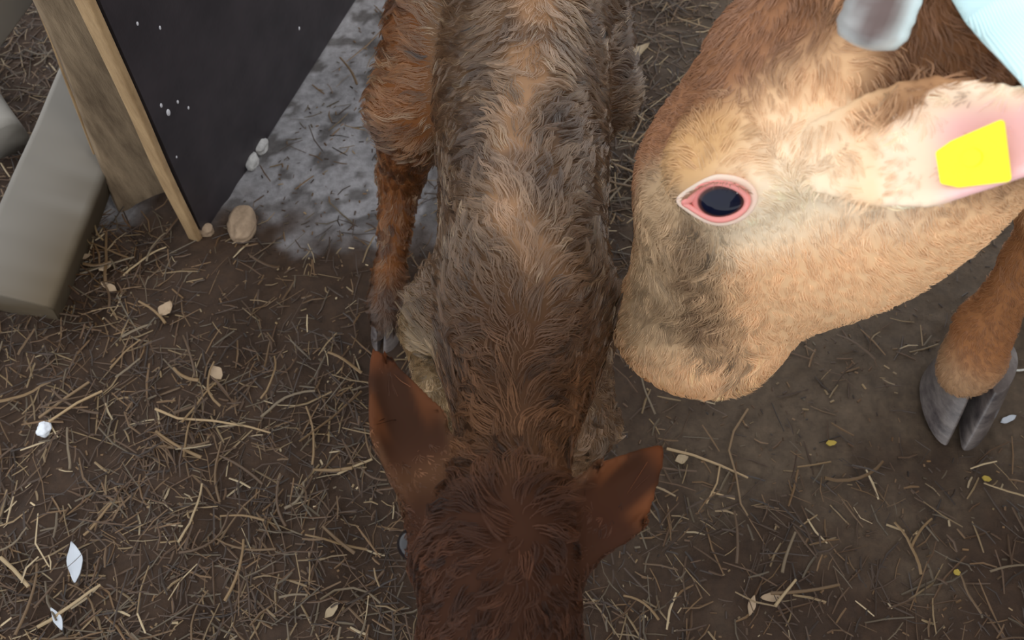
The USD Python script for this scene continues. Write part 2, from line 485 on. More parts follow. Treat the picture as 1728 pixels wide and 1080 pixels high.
#@COW
# ------------------------------------------------------------------ mother cow
cow_loc = (1.35, 0.5, 0.0)
cow = thing("cow", cow_loc, "tan mother cow bending her head down against the calf's side", "cow")
E = W(1213, 338, 0.735)
En = np.array([-0.42, -0.78, 0.47])
En /= np.linalg.norm(En)
eu = (W(1268, 326, 0.735) - W(1155, 352, 0.735))
eu = eu - En * (eu @ En)
eu /= np.linalg.norm(eu)
ev = np.cross(En, eu)
if ev[2] < 0:
    ev = -ev
xs = np.concatenate([np.arange(0.02, 0.56, 0.0055), np.arange(0.56, 2.6, 0.014)])
ys = np.concatenate([np.arange(0.02, 0.58, 0.0055), np.arange(0.58, 1.06, 0.012)])
zs = np.concatenate([np.arange(-0.01, 0.36, 0.010), np.arange(0.36, 1.02, 0.0055), np.arange(1.02, 1.45, 0.014)])
C = Field(xs, ys, zs)
# trunk, neck
C.ell((1.50, 0.55, 0.89), (0.66, 0.33, 0.37), k=0.06)
C.ell((2.05, 0.55, 0.98), (0.36, 0.28, 0.28), k=0.10)
C.ell((1.02, 0.55, 0.88), (0.30, 0.25, 0.36), k=0.10)
C.cone((1.00, 0.55, 1.00), (0.58, 0.560, 0.88), 0.25, 0.160, 0.08)
C.cone((0.58, 0.560, 0.88), (0.35, 0.515, 0.785), 0.160, 0.095, 0.05)
C.cone((0.34, 0.430, 0.675), (0.62, 0.50, 0.66), 0.055, 0.07, 0.06)
# skull
ax = rot_rows((-0.16, -0.20, -0.96), (-0.9, 0.35, 0.0))
C.ell((0.288, 0.455, 0.790), (0.125, 0.090, 0.090), rot_rows((-0.28, -0.18, -0.94), (-0.9, 0.35, 0.0)), k=0.04)
C.cone((0.232, 0.446, 0.735), (0.200, 0.425, 0.64), 0.088, 0.086, 0.03)
C.cone((0.200, 0.425, 0.64), (0.180, 0.383, 0.50), 0.086, 0.066, 0.03)
C.ell((0.182, 0.370, 0.465), (0.060, 0.078, 0.068), ax, k=0.03)
# mandible and cheek
C.cone((0.292, 0.412, 0.640), (0.220, 0.380, 0.480), 0.080, 0.060, 0.035)
C.ell((0.285, 0.402, 0.655), (0.12, 0.095, 0.075), ax, k=0.04)
C.ell((0.33, 0.45, 0.70), (0.09, 0.10, 0.085), k=0.05)
C.ell(W(1275, 585, 0.49) + np.array([0, 0.045, -0.02]), (0.045, 0.05, 0.05), k=0.03)
# brow and eye socket
C.ell(E - En * 0.034 + np.array([0.0, 0.012, 0.006]), (0.046, 0.040, 0.036), k=0.035)
C.ell(E + En * 0.010, (0.021, 0.017, 0.016), k=0.010, cut=True)
# ear
EAR_W = 0.036
ear_base, ear_tip = W(1478, 302, 0.79), W(1960, 200, 0.885)
ear_n = np.array([-0.40, -0.52, 0.75])
C.ear(ear_base - np.array([0.02, -0.03, 0.015]), ear_tip, ear_n, EAR_W, thick=0.012, cup=0.35, k=0.02)
C.cone(ear_base + np.array([-0.005, 0.050, -0.030]), ear_base + np.array([0.006, 0.004, -0.004]), 0.034, 0.020, 0.015)
C.ear((0.31, 0.545, 0.83), (0.36, 0.72, 0.80), (-0.6, 0.2, 0.4), 0.055, thick=0.016, cup=0.3, k=0.03)
# legs
kn = W(1800, 345, 0.40)
C.chain([((0.98, 0.42, 0.72), 0.13), ((0.90, 0.44, 0.56), 0.085), (kn, 0.046), (kn * 0.6 + W(1672, 540, 0.16) * 0.4, 0.028), (W(1662, 548, 0.155), 0.034), (W(1642, 605, 0.10), 0.038), (W(1626, 632, 0.08), 0.034)], 0.03)
C.chain([((1.02, 0.70, 0.72), 0.13), ((1.00, 0.70, 0.56), 0.08), ((0.98, 0.70, 0.38), 0.055), ((0.99, 0.70, 0.14), 0.042), ((0.96, 0.70, 0.06), 0.052)], 0.03)
for yy in (0.40, 0.72):
    C.chain([((2.08, yy, 0.85), 0.17), ((1.92, yy, 0.66), 0.10), ((2.18, yy, 0.44), 0.058), ((2.12, yy, 0.16), 0.042), ((2.07, yy, 0.06), 0.052)], 0.035)
C.chain([((2.38, 0.55, 1.08), 0.05), ((2.47, 0.55, 0.9), 0.03), ((2.48, 0.55, 0.6), 0.025)], 0.04)
cow_mesh = C.mesh(4)

tan, pale, brown, wet, orange = lin(232, 192, 148), lin(250, 236, 210), lin(150, 102, 62), lin(92, 66, 46), lin(204, 140, 72)
a_axis = ax[0]


def line_dist(p, a, b):
    u = b - a
    t = np.clip(((p - a) @ u) / (u @ u), 0, 1)
    return np.linalg.norm(p - a - t[:, None] * u, axis=1), t


def ear_uv(p):
    e = ear_tip - ear_base
    L = np.linalg.norm(e)
    e = e / L
    n_ = ear_n - e * (ear_n @ e)
    n_ /= np.linalg.norm(n_)
    q = p - ear_base
    u, v, h = (q @ e) / L, q @ np.cross(n_, e), q @ n_
    uc = np.clip(u, 0, 1)
    half = EAR_W * np.where(uc < 0.42, 0.55 + 0.45 * np.sin(np.pi / 2 * uc / 0.42), (np.maximum(1 - uc, 0) / 0.58) ** 0.75)
    return u, v / (half + 0.006), h - 0.35 * v * v / np.maximum(half, 0.01) * np.minimum(1.6, 2 - uc)


wet_a, wet_b = W(1128, 385, 0.69), W(1245, 640, 0.45)
wet_c = W(1060, 560, 0.55)


def cow_colour(p):
    nz = 0.6 * vnoise(p, 16, 31) + 0.4 * vnoise(p, 45, 32)
    c = np.broadcast_to(tan, p.shape)
    d_eye, _ = line_dist(p, E + np.array([0.030, 0.0, -0.012]), W(1480, 310, 0.76))
    c = mix(c, pale, 0.85 * sstep(0.085, 0.012, d_eye + 0.012 * nz))
    brow = np.linalg.norm((p - W(1160, 240, 0.75)) * np.array([1, 1, 1.0]), axis=1)
    c = mix(c, lin(184, 142, 92), 0.85 * sstep(0.065, 0.02, brow + 0.012 * nz))
    fore_shade = sstep(0.205, 0.165, p[:, 0] - 0.30 * (p[:, 2] - 0.72) + 0.008 * nz) * sstep(0.375, 0.425, p[:, 1] + 0.012 * nz) * sstep(0.52, 0.6, p[:, 2])
    c = mix(c, lin(112, 64, 38), 0.85 * fore_shade)  # brown coat, with the forehead's shade painted in
    c = mix(c, brown, 0.75 * sstep(0.80, 0.87, p[:, 2] + 0.015 * nz))
    c = mix(c, brown, 0.8 * sstep(0.40, 0.62, p[:, 0]))
    c = mix(c, lin(112, 70, 42), 0.8 * sstep(0.350, 0.375, p[:, 1] + 0.01 * nz) * sstep(0.265, 0.30, p[:, 0]) * sstep(0.74, 0.79, p[:, 2]))  # neck coat darkened to paint in the shadow behind the ear
    d1, t1 = line_dist(p, wet_a, wet_b)
    d2, t2 = line_dist(p, W(1090, 400, 0.66), wet_c)
    c = mix(c, lin(158, 136, 108), 0.75 * sstep(0.085, 0.040, d2 + 0.012 * nz))
    c = mix(c, wet, 0.85 * sstep(0.030, 0.008, d1 + 0.008 * nz) * (0.45 + 0.55 * sstep(-0.1, 0.4, vnoise(p, 110, 33))))
    c = mix(c, orange, 0.7 * sstep(0.50, 0.43, p[:, 2] + 0.012 * nz) * sstep(0.40, 0.30, p[:, 0]) * sstep(0.3, 0.4, p[:, 2]))
    u, v_, h_ = ear_uv(p)
    on_ear = sstep(0.02, 0.10, u + 0.02 * nz) * (np.abs(v_) < 1.05) * (h_ > -0.014)
    dark = sstep(0.218, 0.248, p[:, 0] + 0.010 * nz) * sstep(0.325, 0.350, p[:, 1] + 0.006 * nz) * sstep(0.70, 0.76, p[:, 2]) * sstep(0.62, 0.56, p[:, 0])
    c = mix(c, lin(116, 74, 46), 0.85 * dark)  # brown neck plus the ear hollow's shadow, painted as darker coat
    c = mix(c, lin(240, 216, 190), 0.95 * on_ear)
    c = mix(c, lin(240, 186, 190), 0.85 * on_ear * sstep(0.22, 0.38, u + 0.05 * nz) * sstep(0.85, 0.45, np.abs(v_)))
    # legs
    lg = sstep(0.42, 0.36, p[:, 2]) * sstep(0.5, 0.6, p[:, 0])
    c = mix(c, lin(156, 104, 64), 0.85 * lg)
    c = mix(c, lin(178, 146, 112), 0.7 * lg * sstep(0.15, 0.10, p[:, 2] + 0.015 * nz))
    return np.clip(c * (1 + 0.10 * nz[:, None]), 0.004, 0.95)


hide = coat_mat("hide", 0.7, 0.12)
hair_mat = mat("hair", {"a": ("attribute", {"attribute": "coat"}), "p": ("principled_bsdf", {"roughness": 0.42, "specular_ior_level": 0.55})}, [("a.color", "p.base_color")])
wet_hair = mat("wet_hair", {"a": ("attribute", {"attribute": "coat"}), "h": ("principled_hair_bsdf", {"model": "Chiang", "parametrization": "Direct coloring", "roughness": 0.16, "radial_roughness": 0.25, "coat": 0.6, "offset": 0.04}), "w": ("attribute", {"attribute": "wet"}), "p": ("principled_bsdf", {"roughness": 0.20}), "m": ("mix_closure", {})},
               [("a.color", "h.color"), ("a.color", "p.base_color"), ("w.fac", "p.specular_ior_level"), ("w.fac", "m.fac"), ("p.BSDF", "m.closure1"), ("h.BSDF", "m.closure2")], surface="m.closure")
obj("body", cow_mesh, hide, cow, smooth=True, loc=cow_loc, color=cow_colour(np.array(cow_mesh.vertices)))

poll = np.array([0.25, 0.46, 0.93])


def cow_flow(p, n):
    f = np.tile(np.array([0.30, 0.0, -0.75]), (len(p), 1))
    eye = p - E
    near = np.exp(-(np.linalg.norm(eye, axis=1) / 0.05) ** 2)[:, None]
    f = f + near * (eye / (np.linalg.norm(eye, axis=1, keepdims=True) + 1e-6)) * 1.2
    u, v_, h_ = ear_uv(p)
    we = ((u > 0.02) & (np.abs(v_) < 1.1) & (h_ > -0.02)).astype(float)[:, None]
    f[:, 0] += 0.45 * sstep(0.26, 0.36, p[:, 0])
    f = f * (1 - we) + we * (ear_tip - ear_base) / np.linalg.norm(ear_tip - ear_base)
    fz = sstep(0.76, 0.86, p[:, 2])[:, None]
    swirl = np.stack([vnoise(p, 22, 41), vnoise(p, 22, 42), vnoise(p, 22, 43)], 1)
    soft = np.stack([vnoise(p, 9, 44), vnoise(p, 9, 45), vnoise(p, 9, 46)], 1)
    return f * (1 - 0.5 * fz) + soft * 0.35 + swirl * (0.25 + 0.9 * fz)


def cow_weight(c, n):
    view = np.array([0, 0, CAM_H]) - c
    view /= np.linalg.norm(view, axis=1, keepdims=True)
    fac = 0.06 + np.clip((n * view).sum(1) * 2.5 + 0.6, 0, 1)
    keep = ((c[:, 0] < 0.62) & (c[:, 2] > 0.33)) | ((c[:, 2] < 0.45) & (c[:, 0] < 0.86) & (c[:, 1] < 0.6))
    fac = fac * np.where(keep, 1.0, 0.012)
    de = c - E
    fac = fac * (((de @ eu + 0.002) / 0.0275) ** 2 + ((de @ ev) / 0.0165) ** 2 + ((de @ En) / 0.04) ** 2 > 1)
    u, v_, h_ = ear_uv(c)
    inner = (u > 0.15) & (np.abs(v_) < 0.8) & (h_ > -0.005)
    return fac * np.where(inner, 0.25, 1.0)


def cow_len(p):
    L = 0.013 + 0.010 * sstep(0.78, 0.86, p[:, 2]) * (p[:, 0] < 0.4)
    d1, _ = line_dist(p, wet_a, wet_b)
    L = L + 0.012 * sstep(0.06, 0.02, d1)
    u, v_, h_ = ear_uv(p)
    L = np.where((u > 0.05) & (np.abs(v_) < 1.1) & (h_ > -0.02), 0.007, L)
    return L * np.where((p[:, 0] > 0.7) & (p[:, 2] > 0.5), 1.5, 1.0)


def cow_curl(p):
    d1, _ = line_dist(p, wet_a, wet_b)
    return 0.10 + 0.22 * sstep(0.06, 0.03, d1) + 0.2 * sstep(0.80, 0.86, p[:, 2])


def cow_hair_colour(p, rng, own):
    c = cow_colour(p)
    d1, _ = line_dist(p, wet_a, wet_b)
    d2, _ = line_dist(p, W(1090, 400, 0.66), wet_c)
    wz = np.maximum(sstep(0.045, 0.02, d1), 0.7 * sstep(0.08, 0.04, d2))
    g = rng.normal(0, 1, len(p))[own] * (0.06 + 0.12 * sstep(0.76, 0.86, p[:, 2]) + 0.20 * wz) + rng.normal(0, 0.05, len(p))
    return c * (1.04 + g[:, None])


pts, wd, col = fur(cow_mesh, 62000, 7, cow_weight, cow_flow, cow_len, lambda p: 0.20 + 0.1 * sstep(0.8, 0.88, p[:, 2]), lambda p: np.where((p[:, 0] > 0.7) & (p[:, 2] > 0.5), 0.004, 0.00062), cow_hair_colour, k=3, clump=9, clumping=0.55, curl=cow_curl, jitter=0.22)
tag(curves("fur", pts, wd, col, hair_mat, cow, cow_loc), kind="stuff")

# eye: ball, lids, lashes
ball = trimesh.creation.icosphere(5, 1.0)
bv = np.array(ball.vertices)
loc_b = bv * np.array([0.0235, 0.0185, 0.0215])
half_v = np.array([0.18, -0.5, 0.85])
Bn = En * 0.9 + half_v * 0.62
Bn /= np.linalg.norm(Bn)
Bu = eu - Bn * (eu @ Bn)
Bu /= np.linalg.norm(Bu)
Bv = np.cross(Bn, Bu)
Bv = Bv if Bv[2] > 0 else -Bv
ball_c = E - En * 0.0125
wv = ball_c + loc_b[:, :1] * Bu + loc_b[:, 1:2] * Bv + loc_b[:, 2:] * Bn
iu, iv = (wv - E) @ eu - 0.0025, (wv - E) @ ev - 0.0005
ir = np.sqrt((iu / 0.0146) ** 2 + (iv / 0.0108) ** 2)
ec = mix(np.broadcast_to(lin(14, 18, 36), wv.shape), lin(70, 44, 40), sstep(0.86, 1.02, ir))
ec = mix(ec, lin(222, 138, 132), sstep(1.04, 1.22, ir))
eye_mat = mat("eyeball", {"a": ("attribute", {"attribute": "coat"}), "p": ("principled_bsdf", {"roughness": 0.06, "specular_ior_level": 0.26})}, [("a.color", "p.base_color")])
tag(obj("eye", (wv, np.array(ball.faces)), eye_mat, cow, smooth=True, loc=cow_loc, color=ec), "dark blue-black glossy eye with pink corner")


def lid(rad_u, rad_v, tube, lift, pinch, name, m, label):
    K, S = 72, 10
    th = np.linspace(0, 2 * np.pi, K, endpoint=False)
    u = rad_u * np.cos(th)
    v = rad_v * np.sin(th) * np.where(u < 0, 1 - pinch * (np.abs(u) / rad_u) ** 1.5, 1)
    u = np.where(u < 0, u * 1.25, u)
    h = lift - 5.5 * u ** 2
    path = E + u[:, None] * eu + (v - 0.16 * np.minimum(u, 0) * -1 * 0.6)[:, None] * ev + h[:, None] * En
    tang = np.roll(path, -1, 0) - np.roll(path, 1, 0)
    tang /= np.linalg.norm(tang, axis=1, keepdims=True)
    nn_ = En - tang * (tang @ En)[:, None]
    nn_ /= np.linalg.norm(nn_, axis=1, keepdims=True)
    bb = np.cross(tang, nn_)
    ph = np.linspace(0, 2 * np.pi, S, endpoint=False)
    V = (path[:, None] + (np.cos(ph)[None, :, None] * nn_[:, None] * 0.7 + np.sin(ph)[None, :, None] * bb[:, None]) * (tube * (1 + 0.12 * np.sin(th * 3)))[:, None, None]).reshape(-1, 3)
    F_ = []
    for i in range(K):
        for j in range(S):
            a_, b_, c_, d_ = i * S + j, i * S + (j + 1) % S, ((i + 1) % K) * S + (j + 1) % S, ((i + 1) % K) * S + j
            F_ += [[a_, b_, c_], [a_, c_, d_]]
    t = trimesh.Trimesh(V, F_, process=False)
    if t.volume < 0:
        t.invert()
    tag(obj(name, t, m, cow, smooth=True, loc=cow_loc), label)


pink = mat("pink_skin", {"p": ("principled_bsdf", {"base_color": lin(226, 140, 132), "roughness": 0.32, "subsurface_weight": 0.25, "subsurface_radius": (0.4, 0.12, 0.08), "subsurface_scale": 0.004})})
pale_skin = mat("pale_skin", {"p": ("principled_bsdf", {"base_color": lin(228, 196, 178), "roughness": 0.55, "subsurface_weight": 0.2, "subsurface_scale": 0.004})})
lid(0.0200, 0.0132, 0.0025, 0.0030, 0.80, "eyelid_rim", pink, "moist pink rim of the eyelids")
lid(0.0232, 0.0162, 0.0033, -0.0008, 0.62, "eyelid", pale_skin, "pale hairless eyelid skin")

# eyelashes along the upper lid
nl = 70
lt = np.linspace(0.12, 0.92, nl) * np.pi
lu, lv = 0.0225 * np.cos(lt), 0.0150 * np.sin(lt) * np.where(np.cos(lt) < 0, 1 - 0.5 * np.abs(np.cos(lt)) ** 1.5, 1)
lr = np.random.default_rng(12)
lroot = E + lu[:, None] * eu + lv[:, None] * ev + (0.004 - 5.5 * lu ** 2)[:, None] * En
ldir = En * 0.75 + ev * 0.35 + (lu / 0.03)[:, None] * eu * 0.6 + lr.normal(0, 0.1, (nl, 3))
ll_ = lr.uniform(0.008, 0.013, nl)[:, None]
lp = np.stack([lroot + ldir * ll_ * t - ev * (0.25 * ll_ * t * t) for t in (0, 0.35, 0.7, 1)], 1)
curves("eyelashes", lp, np.tile([0.0005, 0.00045, 0.0003, 0.0001], (nl, 1)), np.tile(lin(150, 116, 92), (nl, 1)), hair_mat, cow, cow_loc)

# horn
hb, hm, ht = W(1460, 76, 0.855), W(1508, -40, 0.89), W(1600, -230, 0.93)
ring = []
S, K = 28, 26
for i in range(K + 1):
    t = i / K
    c = hb * (1 - t) ** 2 + 2 * hm * t * (1 - t) + ht * t * t
    dv = 2 * (hm - hb) * (1 - t) + 2 * (ht - hm) * t
    dv /= np.linalg.norm(dv)
    R = rot_rows(dv, (0.3, -0.6, 0.7))
    r = 0.0205 * (0.45 + 0.55 * math.sqrt(1 - (1 - min(t / 0.14, 1)) ** 2)) * (1 - t ** 2.2) ** 0.75 * (1 + 0.03 * math.sin(t * 60) * (1 - t)) + 0.0004
    ph = np.linspace(0, 2 * np.pi, S, endpoint=False)
    ring.append(c + (np.cos(ph)[:, None] * R[1] + np.sin(ph)[:, None] * R[2]) * r)
hv = np.vstack(ring + [[hb - (hm - hb) * 0.05]])
hf = []
for i in range(K):
    for j in range(S):
        a_, b_, c_, d_ = i * S + j, i * S + (j + 1) % S, (i + 1) * S + (j + 1) % S, (i + 1) * S + j
        hf += [[a_, b_, c_], [a_, c_, d_]]
hf += [[(K + 1) * S, (j + 1) % S, j] for j in range(S)]
horn = trimesh.Trimesh(hv, hf, process=False)
if horn.volume < 0:
    horn.invert()
horn_mat = mat("horn", {"a": ("attribute", {"attribute": "coat"}), "p": ("principled_bsdf", {"roughness": 0.3})}, [("a.color", "p.base_color")])
hp = np.array(horn.vertices)
hax = (hm - hb) / np.linalg.norm(hm - hb)
hq = (hp - hb) @ hax
hlat = (hp - hb - hq[:, None] * hax)[:, 0] / 0.02
hcoord = np.stack([hp[:, 0] * 1.0, hp[:, 1], hq * 0.25], 1)
hn = 0.6 * vnoise(np.stack([hlat * 0.02, hp[:, 1], hq * 0.3], 1), 120, 91) + 0.4 * vnoise(hp, 90, 92)
hcol = mix(np.broadcast_to(lin(156, 156, 154), hp.shape), lin(92, 74, 70), sstep(0.55, 0.15, np.abs(hlat + 0.42) + 0.3 * hn))
hcol = mix(hcol, lin(214, 232, 234), 0.8 * sstep(0.15, 0.7, hlat + 0.35 * hn))
hcol = mix(hcol, lin(206, 214, 214), 0.7 * sstep(0.012, 0.002, hq + 0.004 * hn))
tag(obj("horn", horn, horn_mat, cow, smooth=True, loc=cow_loc, color=hcol), "grey horn with a dark streak and pale bluish side")


# hooves
def claw(c, fwd, side, wid, ln, ht):
    """one claw of a cloven hoof: rounded toe, sloping front wall, flat inner face"""
    fwd = np.array([fwd[0], fwd[1], 0.0]) / math.hypot(fwd[0], fwd[1])
    lat = np.array([-fwd[1], fwd[0], 0.0]) * side
    rows = []
    for t in np.linspace(0, 1, 10):
        z = t * ht
        sc = 1 - 0.30 * t ** 1.3
        prof = []
        for th in np.linspace(0, 2 * np.pi, 32, endpoint=False):
            x, y = math.cos(th), math.sin(th)
            px = (0.62 if x > 0 else 0.40) * ln * np.sign(x) * abs(x) ** 0.9
            py = wid * 0.5 * y
            if y * 1 < 0:
                py *= 0.55
            if x > 0:
                py = py * (1 - 0.25 * x) - 0.10 * wid * x * x
            prof.append(c + fwd * (px * sc - 0.28 * ln * t) + lat * (py * sc + wid * 0.30) + np.array([0, 0, z]))
        rows.append(prof)
    top = np.mean(rows[-1], 0) + np.array([0, 0, 0.006])
    bot = np.mean(rows[0], 0)
    v = np.vstack([np.array(rows).reshape(-1, 3), top, bot])
    f = []
    S_ = 32
    for i in range(9):
        for j in range(S_):
            a_, b_, c_, d_ = i * S_ + j, i * S_ + (j + 1) % S_, (i + 1) * S_ + (j + 1) % S_, (i + 1) * S_ + j
            f += [[a_, b_, c_], [a_, c_, d_]]
    for j in range(S_):
        f += [[9 * S_ + j, 9 * S_ + (j + 1) % S_, 10 * S_], [j, 10 * S_ + 1, (j + 1) % S_]]
    m = trimesh.Trimesh(v, f, process=False)
    if m.volume < 0:
        m.invert()
    return m


hoof_mat = grain("hoof_horn", (58, 52, 54), (120, 112, 108), 26.0, rough=0.28, bump=0.15, stretch=(1, 1, 3))


def hooves(parent, loc, c, fwd, wid, ln, ht, label=None):
    for s in (1, -1):
        obj("hoof", claw(np.asarray(c, float), fwd, s, wid, ln, ht), hoof_mat, parent, smooth=40, loc=loc)


hc = W(1615, 672, 0.0)
hooves(cow, cow_loc, (hc[0], hc[1], 0.0), (-0.30, -1.0), 0.074, 0.140, 0.085)
hooves(cow, cow_loc, (0.93, 0.70, 0.0), (-1, 0), 0.066, 0.12, 0.075)
for yy in (0.40, 0.72):
    hooves(cow, cow_loc, (2.04, yy, 0.0), (-1, 0), 0.066, 0.12, 0.075)
for s in (-1, 1):
    dcw = trimesh.creation.icosphere(3, 1.0)
    dcw.apply_scale([0.013, 0.014, 0.018])
    dcw.apply_translation(W(1690, 565, 0.13) + np.array([0.012 * s + 0.012, 0.022, -0.01]))
    obj("dewclaw", dcw, hoof_mat, cow, smooth=True, loc=cow_loc)

# ear tag
tag_c = W(1642, 266, 0.826)
_e = (ear_tip - ear_base) / np.linalg.norm(ear_tip - ear_base)
_n = ear_n - _e * (ear_n @ _e)
_n /= np.linalg.norm(_n)
tR = rot_rows(_e, np.cross(_n, _e))
tn = _n
_o = np.array([0, 0, CAM_H])
_r = tag_c - _o
tag_c = _o + _r * (((ear_base + _n * 0.017 - _o) @ _n) / (_r @ _n))      # on the ear's hollow side, just clear of the skin
import shapely.geometry as sg
poly = sg.Polygon([(-0.0225, -0.012), (-0.012, -0.0165), (0.021, -0.0190), (0.022, 0.0190), (-0.012, 0.0125), (-0.0225, 0.008)]).buffer(0.003)
tm = trimesh.creation.extrude_polygon(poly, 0.0016)
tm.apply_scale([0.72, 0.78, 1])
M4 = np.eye(4)
M4[:3, 0], M4[:3, 1], M4[:3, 2], M4[:3, 3] = tR[0], tR[1], tn, tag_c
if np.linalg.det(M4[:3, :3]) < 0:
    M4[:3, 1] *= -1
tm.apply_transform(M4)
et = thing("ear_tag", tag_c, "bright yellow plastic tag in the cow's ear", "ear tag")
yel = plain("yellow_plastic", (246, 232, 20), 0.4)
obj("panel", tm, yel, et, loc=tag_c, smooth=30)
bt = trimesh.creation.cylinder(0.005, 0.006, sections=24)
bt.apply_transform(M4)
obj("button", bt, yel, et, loc=tag_c, smooth=30)

# neck strap
def strap(path, nrm_, wid, thk):
    path = np.asarray(path)
    tang = np.gradient(path, axis=0)
    tang /= np.linalg.norm(tang, axis=1, keepdims=True)
    nn_ = nrm_ - tang * (nrm_ * tang).sum(1, keepdims=True)
    nn_ /= np.linalg.norm(nn_, axis=1, keepdims=True)
    bb = np.cross(tang, nn_)
    prof = [(math.cos(a) * 0.5 * (abs(math.cos(a)) ** -0.35 if abs(math.cos(a)) > 1e-3 else 1), math.sin(a) * 0.5) for a in np.linspace(0, 2 * np.pi, 20, endpoint=False)]
    V = np.array([[p + b * wid * x * 0.9 + q * thk * y for x, y in prof] for p, b, q in zip(path, bb, nn_)]).reshape(-1, 3)
    S_, n_ = 20, len(path)
    f = []
    for i in range(n_):
        for j in range(S_):
            a_, b_, c_, d_ = i * S_ + j, i * S_ + (j + 1) % S_, ((i + 1) % n_) * S_ + (j + 1) % S_, ((i + 1) % n_) * S_ + j
            f += [[a_, b_, c_], [a_, c_, d_]]
    m = trimesh.Trimesh(V, f, process=False)
    if m.volume < 0:
        m.invert()
    return m


def ring_on(mesh, c, axis, n=64, out=0.004):
    """points of a loop that lies on the mesh around c, square to axis"""
    R = rot_rows(axis, (0, 0, 1))
    th = np.linspace(0, 2 * np.pi, n, endpoint=False)
    dirs = np.cos(th)[:, None] * R[1] + np.sin(th)[:, None] * R[2]
    v = np.array(mesh.vertices)
    near = np.abs((v - c) @ R[0]) < 0.02
    q = v[near] - c
    a_, b_ = q @ R[1], q @ R[2]
    ang, rad = np.arctan2(b_, a_), np.hypot(a_, b_)
    sel = rad < 0.3
    r = np.array([np.percentile(rad[sel][np.abs((ang[sel] - t + np.pi) % (2 * np.pi) - np.pi) < 0.12], 90) for t in (th + np.pi) % (2 * np.pi) - np.pi])
    r = (np.roll(r, 1) + 2 * r + np.roll(r, -1)) / 4 + out
    return c + dirs * r[:, None], dirs


loop, nd = ring_on(cow_mesh, np.array([0.314, 0.465, 0.80]), (0.75, 0.22, 0.62), out=0.006)
ns = thing("neck_strap", loop.mean(0), "pale blue webbing strap around the cow's neck behind the horn", "strap")
strap_mat = mat("pale_webbing", {"t": ("texture_coordinate", {}), "w": ("wave_texture", {"scale": 260.0, "distortion": 0.5}), "r": ("rgb_ramp", {"ramp": [(0.0, tuple(lin(200, 236, 240))), (1.0, tuple(lin(216, 244, 246)))]}), "b": ("bump", {"strength": 0.3, "distance": 0.002}),
                                 "p": ("principled_bsdf", {"roughness": 0.55})}, [("t.object", "w.vector"), ("w.fac", "r.fac"), ("r.color", "p.base_color"), ("w.fac", "b.height"), ("b.normal", "p.normal")])
obj("webbing", strap(loop, nd, 0.034, 0.007), strap_mat, ns, smooth=40, loc=loop.mean(0))

#@CALF
# ------------------------------------------------------------------ calf
calf_loc = (0.0, 0.45, 0.0)
calf = thing("calf", calf_loc, "newborn wet brown calf standing with its head towards the photographer", "calf")
K_ = Field(np.arange(-0.30, 0.22, 0.0042), np.arange(-0.16, 1.06, 0.0042), np.arange(-0.005, 0.74, 0.0042))
# trunk
K_.ell((0.012, 0.66, 0.475), (0.098, 0.24, 0.128), k=0.03)
K_.ell((0.012, 0.80, 0.500), (0.100, 0.15, 0.110), k=0.04)
K_.ell((0.010, 0.44, 0.470), (0.086, 0.19, 0.140), k=0.04)
K_.ell((0.008, 0.38, 0.500), (0.070, 0.10, 0.105), k=0.04)
K_.cone((0.012, 0.85, 0.575), (0.010, 0.36, 0.575), 0.032, 0.036, 0.05)
# neck and head
K_.cone((0.008, 0.37, 0.545), (0.002, 0.18, 0.578), 0.055, 0.040, 0.04)
K_.cone((0.008, 0.36, 0.475), (0.000, 0.17, 0.525), 0.062, 0.040, 0.04)
poll_c = np.array([-0.008, 0.115, 0.585])
muz_c = np.array([-0.012, -0.045, 0.440])
ha = rot_rows(muz_c - poll_c, (1, 0, 0))
K_.ell(poll_c, (0.075, 0.062, 0.058), ha, k=0.04)
K_.ell(poll_c * 0.65 + muz_c * 0.35 + np.array([0, 0, 0.004]), (0.065, 0.060, 0.060), ha, k=0.03)
K_.cone(poll_c * 0.6 + muz_c * 0.4, muz_c, 0.052, 0.036, 0.03)
K_.ell(muz_c, (0.036, 0.042, 0.036), ha, k=0.02)
K_.cone(poll_c + np.array([0, 0.01, -0.06]), muz_c + np.array([0, 0.03, -0.035]), 0.045, 0.028, 0.03)
eyes = [W(683, 917, 0.570), None]
eyes[1] = np.array([2 * poll_c[0] - eyes[0][0] - 0.002, eyes[0][1], eyes[0][2]])
for e in eyes:
    sgn = np.sign(e[0] - poll_c[0])
    K_.ell(e - np.array([sgn * 0.020, -0.004, 0.004]), (0.024, 0.026, 0.024), k=0.02)
    K_.ell(e + np.array([sgn * 0.004, 0, 0.002]), (0.009, 0.012, 0.010), k=0.006, cut=True)
# ears
eb0, et0 = W(722, 835, 0.585), W(630, 588, 0.600)
eb1, et1 = W(965, 895, 0.585), W(1122, 752, 0.600)
K_.ear(eb0, et0, (0.30, -0.25, 0.85), 0.0285, thick=0.012, cup=0.42, k=0.02)
K_.ear(eb1, et1, (-0.45, -0.70, 0.55), 0.028, thick=0.012, cup=0.42, k=0.02)
K_.cone(eb0 + np.array([0.035, 0.0, -0.012]), eb0 * 0.86 + et0 * 0.14 + np.array([0, 0, -0.006]), 0.030, 0.021, 0.025)
K_.cone(eb1 + np.array([-0.035, 0.0, -0.012]), eb1 * 0.86 + et1 * 0.14 + np.array([0, 0, -0.008]), 0.028, 0.021, 0.025)
